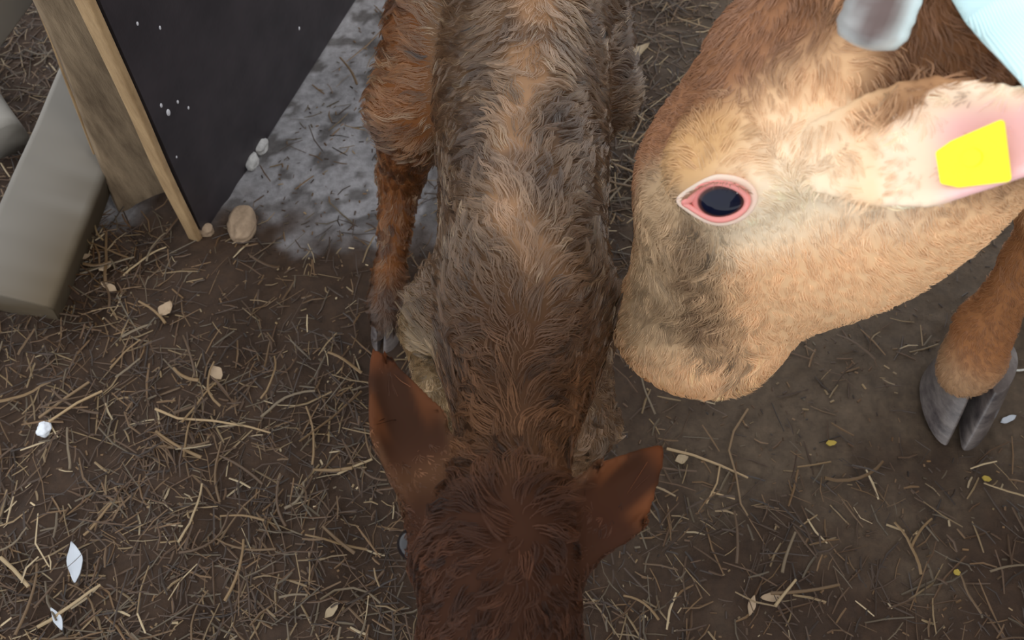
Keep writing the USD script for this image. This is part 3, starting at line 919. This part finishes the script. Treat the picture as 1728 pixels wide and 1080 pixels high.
# legs: the photo's left is the calf's right
K_.chain([((-0.055, 0.83, 0.520), 0.075), ((-0.122, 0.715, 0.415), 0.055), ((-0.165, 0.745, 0.245), 0.030), ((-0.195, 0.655, 0.100), 0.019), ((-0.203, 0.625, 0.065), 0.022), ((-0.208, 0.600, 0.035), 0.020)], 0.025)
K_.ell((-0.095, 0.78, 0.46), (0.05, 0.095, 0.09), k=0.03)
K_.chain([((0.065, 0.84, 0.520), 0.075), ((0.100, 0.740, 0.415), 0.055), ((0.105, 0.830, 0.250), 0.029), ((0.105, 0.780, 0.095), 0.020), ((0.105, 0.750, 0.035), 0.021)], 0.025)
K_.chain([((-0.058, 0.385, 0.490), 0.042), ((-0.080, 0.425, 0.370), 0.040), ((-0.096, 0.375, 0.205), 0.028), ((-0.106, 0.375, 0.095), 0.019), ((-0.110, 0.355, 0.035), 0.021)], 0.025)
K_.chain([((0.060, 0.390, 0.490), 0.040), ((0.074, 0.412, 0.360), 0.036), ((0.104, 0.360, 0.215), 0.030), ((0.102, 0.365, 0.095), 0.019), ((0.100, 0.345, 0.035), 0.021)], 0.025)
K_.chain([((0.012, 0.925, 0.560), 0.022), ((0.014, 0.985, 0.47), 0.014), ((0.016, 0.98, 0.30), 0.010)], 0.02)
calf_mesh = K_.mesh(4)

c_back, c_spine, c_orange, c_neck, c_head, c_cream = lin(122, 94, 70), lin(190, 148, 112), lin(150, 92, 48), lin(80, 52, 32), lin(50, 27, 16), lin(156, 130, 96)


def calf_colour(p):
    nz = 0.55 * vnoise(p, 18, 51) + 0.45 * vnoise(p, 50, 52)
    n2 = vnoise(p, 30, 53)
    c = np.broadcast_to(c_back, p.shape)
    mid = 0.012 + 0.02 * vnoise(np.stack([0 * p[:, 1], p[:, 1], 0 * p[:, 1]], 1), 12, 54)
    c = mix(c, c_spine, 0.85 * sstep(0.030, 0.010, np.abs(p[:, 0] - mid) + 0.014 * nz) * sstep(0.26, 0.34, p[:, 1]) * sstep(0.5, 0.54, p[:, 2]))
    c = mix(c, c_orange, 0.8 * sstep(-0.085, -0.115, p[:, 0] + 0.012 * nz) * sstep(0.45, 0.5, p[:, 1]))
    c = mix(c, lin(74, 62, 58), 0.55 * sstep(0.15, 0.5, n2 + 0.2 * nz) * sstep(0.35, 0.45, p[:, 1]))
    nk = sstep(0.40, 0.29, p[:, 1] + 0.02 * nz) * sstep(0.40, 0.46, p[:, 2])
    c = mix(c, c_neck, 0.9 * nk)
    leg = sstep(0.53, 0.47, p[:, 2] + 0.015 * nz) * sstep(-0.045, -0.065, p[:, 0] + 0.008 * nz) * sstep(0.50, 0.46, p[:, 1]) * sstep(0.28, 0.31, p[:, 1])
    c = mix(c, c_cream, 0.85 * leg)
    hd = sstep(0.20, 0.14, p[:, 1] + 0.012 * nz)
    c = mix(c, c_head, 0.9 * hd * sstep(0.45, 0.5, p[:, 2] + 0 * nz))
    lo = sstep(0.14, 0.06, p[:, 2]) * sstep(0.5, 0.55, p[:, 1])
    c = mix(c, lin(86, 74, 66), 0.8 * lo)
    for b, t, nn_ in ((eb0, et0, 0), (eb1, et1, 1)):
        d, tt = line_dist(p, b, t)
        c = mix(c, lin(58, 32, 20), 0.8 * sstep(0.040, 0.030, d) * sstep(0.05, 0.25, tt))
        c = mix(c, lin(112, 66, 38), 0.7 * sstep(0.016, 0.024, d) * sstep(0.042, 0.036, d) * sstep(0.3, 0.5, tt))
        c = mix(c, lin(126, 70, 38), 0.6 * sstep(0.75, 0.95, tt) * (d < 0.02))
    return np.clip(c * (1 + 0.14 * nz[:, None]), 0.003, 0.9)


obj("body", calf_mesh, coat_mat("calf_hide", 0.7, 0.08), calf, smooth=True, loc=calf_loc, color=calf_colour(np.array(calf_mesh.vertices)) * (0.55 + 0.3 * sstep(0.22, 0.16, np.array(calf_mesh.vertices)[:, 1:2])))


def calf_flow(p, n):
    sidex = np.tanh((p[:, 0] - 0.01) / 0.02)
    trunk = np.stack([0.9 * sidex, 0.75 + 0 * sidex, -0.5 * np.abs(sidex)], 1)
    whorl = np.array([0.02, 0.70, 0.60])
    dw = p - whorl
    rw = np.linalg.norm(dw, axis=1, keepdims=True)
    trunk = trunk + 2.2 * np.exp(-(rw / 0.09) ** 2) * dw / (rw + 1e-4)
    neck = np.stack([1.0 * sidex, 0.85 + 0.5 * np.sin(p[:, 1] * 260 + 2.0 * np.abs(p[:, 0]) * 60), -0.2 + 0 * sidex], 1)
    nk = (sstep(0.44, 0.34, p[:, 1]) * sstep(0.12, 0.18, p[:, 1]))[:, None]
    f = trunk * (1 - nk) + neck * nk
    legz = sstep(0.45, 0.36, p[:, 2])[:, None]
    f = f * (1 - legz) + np.array([0, 0.15, -1.0]) * legz
    hd = sstep(0.17, 0.10, p[:, 1])[:, None]
    f = f * (1 - hd) + (np.array([0, -0.5, -0.4]) + np.stack([sidex * 0.5, 0 * sidex, 0 * sidex], 1)) * hd
    for b, t in ((eb0, et0), (eb1, et1)):
        d, tt = line_dist(p, b, t)
        w = (sstep(0.04, 0.025, d) * sstep(0.0, 0.2, tt))[:, None]
        f = f * (1 - w) + (t - b) / np.linalg.norm(t - b) * w
    sw = np.stack([vnoise(p, 26, 61), vnoise(p, 26, 62), vnoise(p, 26, 63)], 1)
    s2 = np.stack([vnoise(p, 11, 64), vnoise(p, 11, 65), vnoise(p, 11, 66)], 1)
    calm = (1 - 0.6 * hd) * (1 - 0.5 * legz)
    for b, t in ((eb0, et0), (eb1, et1)):
        d, tt = line_dist(p, b, t)
        calm = calm * (1 - sstep(0.04, 0.025, d) * sstep(0.0, 0.2, tt))[:, None]
    calm = calm * (0.45 + 0.55 * sstep(0.085, 0.05, np.abs(p[:, 0] - 0.01)))[:, None]
    return f + (sw * 0.45 + s2 * 0.8) * calm


def calf_weight(c, n):
    view = np.array([0, 0, CAM_H]) - c
    view /= np.linalg.norm(view, axis=1, keepdims=True)
    fac = 0.10 + np.clip((n * view).sum(1) * 2.5 + 0.8, 0, 1)
    fac = fac * np.where(c[:, 1] > 0.92, 0.25, 1)
    for e in eyes:
        fac = fac * (np.linalg.norm(c - e, axis=1) > 0.014)
    for b, t in ((eb0, et0), (eb1, et1)):
        d, tt = line_dist(c, b, t)
        fac = fac * (1 - 0.97 * (d < 0.034) * sstep(0.12, 0.25, tt))
    return fac


def calf_len(p):
    L = 0.030 + 0.009 * vnoise(p, 12, 71)
    L = L * (1 - 0.5 * sstep(0.17, 0.10, p[:, 1]))
    L = np.where(p[:, 2] < 0.36, L * 0.75, L)
    for b, t in ((eb0, et0), (eb1, et1)):
        d, tt = line_dist(p, b, t)
        L = np.where(d < 0.045, np.where(tt > 0.1, 0.006, 0.009), L)
    return L


def calf_lift(p):
    ear = np.zeros(len(p))
    for b, t in ((eb0, et0), (eb1, et1)):
        d, tt = line_dist(p, b, t)
        ear = np.maximum(ear, d < 0.045)
    return np.where(ear > 0, 0.06, 0.25)


def calf_hair_colour(p, rng, own):
    c = calf_colour(p)
    g = rng.normal(0, 0.30, len(p))[own] + rng.normal(0, 0.07, len(p)) + 0.45 * vnoise(p, 50, 77)
    pale_lock = (rng.random(len(p)) < 0.12)[own] * (rng.random(len(p)) < 0.45) * sstep(0.25, 0.4, p[:, 1])
    c = mix(c, lin(214, 184, 146), 0.75 * pale_lock)
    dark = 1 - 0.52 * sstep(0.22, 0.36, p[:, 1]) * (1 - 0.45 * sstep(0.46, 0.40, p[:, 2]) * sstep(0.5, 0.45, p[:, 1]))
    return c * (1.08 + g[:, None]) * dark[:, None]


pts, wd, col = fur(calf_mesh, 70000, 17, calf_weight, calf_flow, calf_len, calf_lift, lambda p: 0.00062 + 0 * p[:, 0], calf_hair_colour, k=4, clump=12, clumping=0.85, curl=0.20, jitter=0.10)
wetness = 0.12 + 0.50 * sstep(0.22, 0.42, pts[:, 0, 1])
tag(curves("fur", pts, wd, col, wet_hair, calf, calf_loc, wet=wetness), kind="stuff")
calf_eye_mat = plain("calf_eye", (18, 16, 20), 0.12)
for e in eyes:
    s = trimesh.creation.icosphere(4, 0.0125)
    sgn = np.sign(e[0] - poll_c[0])
    s.apply_translation(e - np.array([sgn * 0.006, 0, 0.002]))
    obj("eye", s, calf_eye_mat, calf, smooth=True, loc=calf_loc)
hooves(calf, calf_loc, (-0.212, 0.590, 0.0), (-0.15, -1), 0.030, 0.056, 0.040)
hooves(calf, calf_loc, (0.105, 0.735, 0.0), (0, -1), 0.030, 0.056, 0.040)
hooves(calf, calf_loc, (-0.112, 0.340, 0.0), (-0.1, -1), 0.030, 0.056, 0.040)
hooves(calf, calf_loc, (0.100, 0.330, 0.0), (0, -1), 0.030, 0.056, 0.040)

#@LITTER
# ------------------------------------------------------------------ straw, stones and scraps on the floor
rng = np.random.default_rng(99)


def straw_batch(n, pos, length, width, colours, seed, secs=(-0.5, 0.0, 0.5)):
    """n bent flat stalks in one mesh: 3 cross-sections of 4 corners each"""
    r = np.random.default_rng(seed)
    ang = r.uniform(0, 2 * np.pi, n)
    tilt = r.normal(0, 0.12, n)
    e = np.stack([np.cos(ang) * np.cos(tilt), np.sin(ang) * np.cos(tilt), np.sin(tilt)], 1)
    w = np.stack([-np.sin(ang), np.cos(ang), r.normal(0, 0.3, n)], 1)
    w /= np.linalg.norm(w, axis=1, keepdims=True)
    h = np.cross(e, w)
    bend = r.normal(0, 0.12, n) * length
    q_ = len(secs)
    V = np.empty((n, q_, 4, 3))
    for i, t in enumerate(secs):
        c = pos + e * (t * length)[:, None] + w * (bend * (0.25 - t * t) * 2)[:, None]
        c[:, 2] = np.maximum(c[:, 2], floor_height(c[:, 0], c[:, 1]) + 0.001) 
        sc = 1.0 if abs(t) < 0.3 else 0.75
        for j, (a, b) in enumerate(((1, 0), (0, 1), (-1, 0), (0, -1))):
            V[:, i, j] = c + w * (a * width * sc / 2)[:, None] + h * (b * width * 0.5 * sc / 2)[:, None]
    F1 = []
    for i in range(q_ - 1):
        for j in range(4):
            a, b, c_, d = i * 4 + j, i * 4 + (j + 1) % 4, (i + 1) * 4 + (j + 1) % 4, (i + 1) * 4 + j
            F1 += [[a, c_, b], [a, d, c_]]
    z_ = 4 * (q_ - 1)
    F1 += [[0, 1, 2], [0, 2, 3], [z_, z_ + 2, z_ + 1], [z_, z_ + 3, z_ + 2]]
    F = (np.array(F1)[None] + (np.arange(n) * 4 * q_)[:, None, None]).reshape(-1, 3)
    return V.reshape(-1, 3), F, np.repeat(colours, 4 * q_, axis=0)


def litter_density(x, y):
    p = np.stack([x, y, 0 * x], -1)
    nz = 0.6 * vnoise(p, 4, 81) + 0.4 * vnoise(p, 11, 82)
    left = sstep(0.05, -0.15, x)
    conc_patch = sstep(-0.78, -0.55, x) * sstep(0.05, -0.10, x) * sstep(0.76, 0.88, y + 0.1 * nz)
    d = 0.10 + 0.9 * left * (1 - 0.97 * conc_patch)
    d = d * (1 - 0.6 * sstep(0.32, 0.16, np.hypot(x + 0.33, (y - 0.74) * 1.2) + 0.06 * nz))
    d = d + 1.1 * sstep(0.05, 0.15, x) * sstep(0.55, 0.75, y) * sstep(0.5, 0.36, x)
    d = d + 0.35 * sstep(0.0, 0.1, x) * sstep(0.42, 0.30, y) + 0.3 * sstep(0.05, 0.12, x) * sstep(0.34, 0.25, x) * sstep(0.5, 0.4, y)
    return np.clip(d * (0.75 + 0.5 * nz), 0.02, 1)


def clear_of(x, y):
    q = np.stack([x, y], 1)
    d = (q - p0[:2]) @ nrm[:2] / np.linalg.norm(nrm[:2])
    t = (q - p0[:2]) @ run[:2]
    ok = ~((t > -0.05) & (t < 1.75) & (d < 0.03) & (d > -0.05))
    for c, r in ((q0, 0.07), ((-0.212, 0.59), 0.04), ((0.105, 0.735), 0.04), ((-0.112, 0.34), 0.04), ((0.1, 0.33), 0.04), (hc, 0.09)):
        ok &= np.hypot(x - c[0], y - c[1]) > r
    return ok


def scatter(n, seed, dens=litter_density, x0=-1.25, x1=1.25, y0=0.0, y1=1.75):
    r = np.random.default_rng(seed)
    out = np.zeros((0, 2))
    while len(out) < n:
        q = np.stack([r.uniform(x0, x1, n * 3), r.uniform(y0, y1, n * 3)], 1)
        q = q[(r.random(len(q)) < dens(q[:, 0], q[:, 1])) & clear_of(q[:, 0], q[:, 1])]
        out = np.vstack([out, q])
    q = out[:n]
    return np.stack([q[:, 0], q[:, 1], floor_height(q[:, 0], q[:, 1])], 1)


def straw_colours(n, seed):
    r = np.random.default_rng(seed)
    pal = np.array([lin(74, 52, 31), lin(96, 72, 45), lin(58, 41, 27), lin(118, 98, 69), lin(84, 72, 55), lin(44, 31, 21), lin(160, 142, 112)])
    pr = np.array([0.24, 0.18, 0.24, 0.09, 0.1, 0.12, 0.03])
    return pal[r.choice(len(pal), n, p=pr)] * r.uniform(0.75, 1.2, (n, 1))


straw_mat = coat_mat("straw", 0.5, 0.5)
N = 13000
r_ = np.random.default_rng(5)
pp = scatter(N, 6)
pp[:, 2] += r_.exponential(0.006, N)
v, f, c = straw_batch(N, pp, r_.gamma(3.2, 0.009, N) + 0.008, r_.uniform(0.0012, 0.0036, N), straw_colours(N, 7), 8)
tag(obj("straw_litter", (v, f), straw_mat, smooth=False, color=c), "trampled mat of short brown straw bits over the whole floor", "straw", kind="stuff")
N = 9000
pp = scatter(N, 16, dens=lambda x, y: 0.4 + 0.5 * litter_density(x, y))
pp[:, 2] += 0.001
v, f, c = straw_batch(N, pp, r_.uniform(0.003, 0.010, N), r_.uniform(0.0015, 0.0045, N), straw_colours(N, 17) * r_.uniform(0.7, 1.4, (N, 1)), 18, secs=(-0.5, 0.5))
tag(obj("chaff", (v, f), straw_mat, smooth=False, color=np.clip(c, 0, 0.9)), "fine chaff and crumbs strewn between the straw stalks", "chaff", kind="stuff")


def tube(path, rad, S=7, flat=1.0):
    path = np.asarray(path, float)
    n = len(path)
    rad = np.broadcast_to(np.asarray(rad, float), (n,))
    tang = np.gradient(path, axis=0)
    tang /= np.linalg.norm(tang, axis=1, keepdims=True)
    ref = np.array([0, 0, 1.0])
    w = np.cross(ref, tang)
    w /= np.linalg.norm(w, axis=1, keepdims=True) + 1e-9
    h = np.cross(tang, w)
    ph = np.linspace(0, 2 * np.pi, S, endpoint=False)
    V = (path[:, None] + (np.cos(ph)[None, :, None] * w[:, None] + np.sin(ph)[None, :, None] * h[:, None] * flat) * rad[:, None, None]).reshape(-1, 3)
    V = np.vstack([V, path[0], path[-1]])
    f = []
    for i in range(n - 1):
        for j in range(S):
            a, b, c_, d = i * S + j, i * S + (j + 1) % S, (i + 1) * S + (j + 1) % S, (i + 1) * S + j
            f += [[a, b, c_], [a, c_, d]]
    for j in range(S):
        f += [[n * S, (j + 1) % S, j], [n * S + 1, (n - 1) * S + j, (n - 1) * S + (j + 1) % S]]
    m = trimesh.Trimesh(V, f, process=False)
    if m.volume < 0:
        m.invert()
    return m


straw_mats = [plain(f"stalk_tone_{i}", t, 0.5) for i, t in enumerate(((116, 92, 60), (92, 70, 44), (148, 128, 96), (104, 90, 70), (76, 56, 36)))]


def ground(px, py, dz=0.0):
    p = W(px, py, 0.0)
    for _ in range(3):
        p = W(px, py, float(floor_height(np.array(p[0]), np.array(p[1]))) + dz)
    return p


def stalk_path(pixels, dz=0.005, n=4):
    pts_ = np.array([ground(a, b, dz) for a, b in pixels])
    t = np.linspace(0, len(pts_) - 1, (len(pts_) - 1) * n + 1)
    return np.stack([np.interp(t, np.arange(len(pts_)), pts_[:, k]) for k in range(3)], 1)


def top(name, mesh, m, label, cat, group=None, smooth=40):
    b = mesh.bounds
    c = np.array([(b[0, 0] + b[1, 0]) / 2, (b[0, 1] + b[1, 1]) / 2, b[0, 2]])
    path = numbered("/World/" + name)
    pr = usdkit.mesh(stage, path, (np.array(mesh.vertices) - c, np.array(mesh.faces)), m, smooth=smooth)
    pr.AddTranslateOp().Set(Gf.Vec3d(*map(float, c)))
    return tag(pr, label, cat, group)


# loose straw stalks, one by one
cnt = 0
TONES = ["tan", "dull brown", "pale", "greyish", "dark brown"]
stalks = scatter(170, 26, dens=lambda x, y: litter_density(x, y) * (1 - 0.6 * sstep(0.9, 1.2, y)), x0=-1.0, x1=0.95, y0=0.06, y1=1.4)
for p in stalks:
    L, a, tone = rng.uniform(0.04, 0.10), rng.uniform(0, np.pi), int(rng.choice(5, p=[0.25, 0.25, 0.08, 0.17, 0.25]))
    where = "on the mud right of the calf" if p[0] > 0.02 and p[1] < 0.6 else "on the dark litter beyond the calf and cow" if p[0] > -0.1 else "by the board and posts" if p[1] > 0.8 else "in the lower left corner of the straw" if p[0] < -0.5 and p[1] < 0.4 else "in the straw left of the calf"
    e = np.array([math.cos(a), math.sin(a), 0])
    w = np.array([-e[1], e[0], 0])
    bd = rng.normal(0, 0.08) * L
    t = np.linspace(-0.5, 0.5, 7)
    path = p + t[:, None] * L * e + ((0.25 - t ** 2) * 4 * bd)[:, None] * w
    path[:, 2] = floor_height(path[:, 0], path[:, 1]) + 0.010 + 0.012 * rng.random() + rng.normal(0, 0.05) * t * L
    path[:, 2] = np.maximum(path[:, 2], floor_height(path[:, 0], path[:, 1]) + 0.003)
    top("straw_stalk", tube(path, rng.uniform(0.0014, 0.0027) * np.linspace(1.1, 0.8, 7), S=6, flat=0.6), straw_mats[tone], f"{TONES[tone]} loose straw stalk lying {where}", "straw", f"{TONES[tone]} straw stalks {where}")

tw = plain("twig_bark", (120, 98, 72), 0.7)
tw2 = plain("pale_twig", (156, 132, 98), 0.65)
top("twig", trimesh.util.concatenate([tube(stalk_path([(1125, 757), (1170, 768), (1215, 785), (1262, 806)], 0.006), np.linspace(0.0024, 0.0016, 13)), tube(stalk_path([(1215, 785), (1210, 815), (1192, 850)], 0.007), 0.0013)]), tw2, "forked pale twig on the mud right of the calf's ear", "twig")
top("twig", tube(stalk_path([(1262, 690), (1238, 728), (1230, 760), (1242, 800), (1250, 850), (1262, 870)], 0.010), np.linspace(0.0019, 0.0013, 21)), tw, "long thin dark twig running down the mud under the cow's chin", "twig")
top("twig", tube(stalk_path([(1200, 830), (1240, 842)], 0.007), 0.0014), tw2, "short pale twig below the forked twig", "twig")
top("twig", tube(stalk_path([(262, 690), (300, 706), (360, 710), (420, 720), (462, 732)], 0.014), np.linspace(0.0021, 0.0014, 17)), tw2, "long pale twig lying across the straw left of the calf", "twig")
top("twig", tube(stalk_path([(66, 705), (110, 672), (150, 645)], 0.016), 0.0022), tw, "brown stick in the straw just above the white pebble", "twig")
top("twig", tube(stalk_path([(82, 712), (130, 680), (172, 660)], 0.020), 0.0020), tw2, "tan stick beside the brown stick above the white pebble", "twig")
top("straw_stalk", tube(stalk_path([(0, 940), (24, 962), (48, 990)], 0.022), 0.0026, flat=0.6), straw_mats[2], "thick pale straw stalk at the lower left edge", "straw")
top("straw_stalk", tube(stalk_path([(540, 1012), (565, 996), (596, 992), (622, 1000), (642, 1018)], 0.010), 0.0016), straw_mats[3], "curved straw stalk arching beside the calf's muzzle", "straw")
top("straw_stalk", tube(stalk_path([(505, 745), (560, 705), (610, 660)], 0.012), 0.0018), straw_mats[1], "long brown straw stalk slanting up to the calf's left-hand ear", "straw")
top("straw_stalk", tube(stalk_path([(570, 800), (600, 786), (628, 775)], 0.012), 0.0019), straw_mats[2], "pale straw stalk touching the base of the left-hand ear", "straw")
top("straw_stalk", tube(stalk_path([(955, 1002), (970, 1010), (986, 1018)], 0.006), 0.0022, flat=0.6), straw_mats[2], "short pale straw piece right of the calf's forehead", "straw")
top("straw_stalk", tube(stalk_path([(1495, 885), (1526, 896)], 0.005), 0.0018, flat=0.6), straw_mats[2], "single short straw on the bare mud at lower right", "straw")
top("straw_stalk", tube(stalk_path([(1345, 788), (1375, 784), (1402, 779)], 0.005), 0.0013), straw_mats[0], "thin straight straw on the mud below the cow's jaw", "straw")
top("string", tube(stalk_path([(1676, 620), (1690, 624), (1720, 625), (1760, 620)], 0.004), 0.0018), plain("white_string", (196, 196, 190), 0.6), "short white string on the floor behind the hoof", "string")


def flake(cx_, cy_, lw, ll, ang, m, name, label, cat, dz=0.004, thick=0.0015, curl=0.15, seed=1):
    """a thin curled leaf or chip: a grid with its own outline and thickness"""
    c = ground(cx_, cy_, dz)
    r = np.random.default_rng(seed)
    nu, nv = 11, 7
    P, Q = [], []
    for i in range(nu):
        u = i / (nu - 1) * 2 - 1
        half = lw / 2 * max(0.08, (1 - abs(u) ** 2.4)) * (1 + 0.12 * math.sin(5 * u + seed))
        for j in range(nv):
            vv = (j / (nv - 1) * 2 - 1) * half
            x, y = u * ll / 2, vv
            z = curl * (u * u * ll * 0.5 + (vv / lw) ** 2 * lw * 1.5) + 0.1 * lw * r.normal() * 0.3
            P.append((x, y, z + thick))
            Q.append((x, y, z))
    V = np.array(P + Q)
    ca, sa = math.cos(ang), math.sin(ang)
    V = np.stack([V[:, 0] * ca - V[:, 1] * sa, V[:, 0] * sa + V[:, 1] * ca, V[:, 2]], 1) + c
    f, n_ = [], nu * nv
    for i in range(nu - 1):
        for j in range(nv - 1):
            a, b, c_, d = i * nv + j, (i + 1) * nv + j, (i + 1) * nv + j + 1, i * nv + j + 1
            f += [[a, b, c_], [a, c_, d], [n_ + a, n_ + c_, n_ + b], [n_ + a, n_ + d, n_ + c_]]
    rim = [i * nv for i in range(nu)] + [(nu - 1) * nv + j for j in range(1, nv)] + [i * nv + nv - 1 for i in range(nu - 2, -1, -1)] + [j for j in range(nv - 2, 0, -1)]
    for a, b in zip(rim, rim[1:] + rim[:1]):
        f += [[a, n_ + a, n_ + b], [a, n_ + b, b]]
    mm = trimesh.Trimesh(V, f, process=False)
    if mm.volume < 0:
        mm.invert()
    return top(name, mm, m, label, cat)


leaf_m, chip_m, paper_m, yel_m = plain("dry_leaf", (150, 132, 104), 0.6), plain("wood_chip", (158, 136, 110), 0.7), plain("white_scrap", (178, 184, 192), 0.5), plain("yellow_leaf", (160, 138, 52), 0.6)
flake(1068, 92, 0.024, 0.085, 0.62, leaf_m, "dry_leaf", "long pale dry leaf on the dark litter between calf and cow's forehead", "leaf", 0.012, seed=2)
flake(280, 522, 0.022, 0.030, 1.1, chip_m, "wood_chip", "pale wood chip in the straw below the black board's corner", "wood chip", 0.012, seed=3)
flake(178, 450, 0.016, 0.024, 0.8, chip_m, "wood_chip", "pale wood chip beside the foot of the leaning post", "wood chip", 0.012, seed=4)
flake(140, 434, 0.010, 0.026, 0.2, chip_m, "wood_chip", "narrow wood chip nearest the sloping rail", "wood chip", 0.012, seed=5)
flake(185, 485, 0.012, 0.034, -0.5, chip_m, "wood_chip", "long wood chip in the straw below the rail", "wood chip", 0.014, seed=6)
flake(128, 950, 0.020, 0.060, 1.9, paper_m, "paper_scrap", "crumpled white scrap in the straw at lower left", "scrap", 0.022, curl=0.25, seed=7)
flake(98, 1045, 0.010, 0.038, -0.9, paper_m, "paper_scrap", "narrow white scrap near the bottom left corner", "scrap", 0.022, curl=0.2, seed=8)
flake(366, 630, 0.018, 0.030, -0.9, chip_m, "wood_chip", "triangular pale chip in the middle of the straw", "wood chip", 0.012, seed=9)
flake(1402, 748, 0.009, 0.017, 0.1, yel_m, "leaf_fragment", "yellow leaf fragment on the mud below the cow's jaw", "leaf", 0.005, seed=10)
flake(1664, 808, 0.009, 0.014, -0.3, yel_m, "leaf_fragment", "yellowish leaf fragment on the bare mud below the hoof", "leaf", 0.005, seed=11)
flake(1614, 966, 0.009, 0.010, 0.0, yel_m, "leaf_fragment", "tiny yellow leaf fragment near the bottom right corner", "leaf", 0.005, seed=12)
flake(1300, 1008, 0.012, 0.030, 0.05, chip_m, "wood_chip", "blunt straw-coloured chip near the bottom edge right of the calf", "wood chip", 0.006, seed=13)
flake(1268, 1022, 0.010, 0.030, 1.2, chip_m, "wood_chip", "upright-lying chip left of the blunt chip", "wood chip", 0.006, seed=14)
flake(1150, 775, 0.014, 0.022, 0.3, leaf_m, "leaf_fragment", "curled buff leaf fragment at the forked twig's left end", "leaf", 0.006, seed=15)
flake(560, 1030, 0.012, 0.026, 0.9, leaf_m, "leaf_fragment", "buff leaf fragment inside the curved stalk beside the calf", "leaf", 0.008, seed=16)
flake(1700, 708, 0.010, 0.030, 0.4, paper_m, "paper_scrap", "small whitish scrap right of the hoof", "scrap", 0.004, seed=17)


def stone(px, py, r, sc, m, label, seed, sink=0.35):
    s = trimesh.creation.icosphere(3, 1.0)
    v = np.array(s.vertices)
    v = v * (1 + 0.22 * vnoise(v, 1.6, seed) + 0.07 * vnoise(v, 5, seed + 1))[:, None] * np.asarray(sc) * r
    c = ground(px, py)
    s = trimesh.Trimesh(v + c + np.array([0, 0, -v[:, 2].min() * (1 - sink)]), np.array(s.faces), process=False)
    return top("stone", s, m, label, "stone", smooth=60)


st_pale = grain("pale_stone", (150, 148, 146), (190, 188, 184), 60.0, rough=0.8)
st_tan = grain("tan_stone", (124, 104, 84), (154, 132, 108), 50.0, rough=0.8)
st_white = plain("white_pebble", (214, 220, 228), 0.5)
stone(440, 252, 0.020, (0.8, 1.0, 0.8), st_pale, "pale grey stone against the black board's foot", 3)
stone(428, 278, 0.018, (0.7, 1.1, 0.8), st_pale, "second pale stone just below the pale grey one", 5)
stone(80, 727, 0.013, (0.8, 1.0, 0.7), st_white, "small white pebble in the straw at left", 7, 0.1)
stone(412, 385, 0.030, (0.8, 1.2, 0.6), st_tan, "flat tan lump of concrete right of the black board's corner", 9)
stone(345, 392, 0.016, (1.2, 0.8, 0.7), st_tan, "small tan stone at the very tip of the black board", 11)
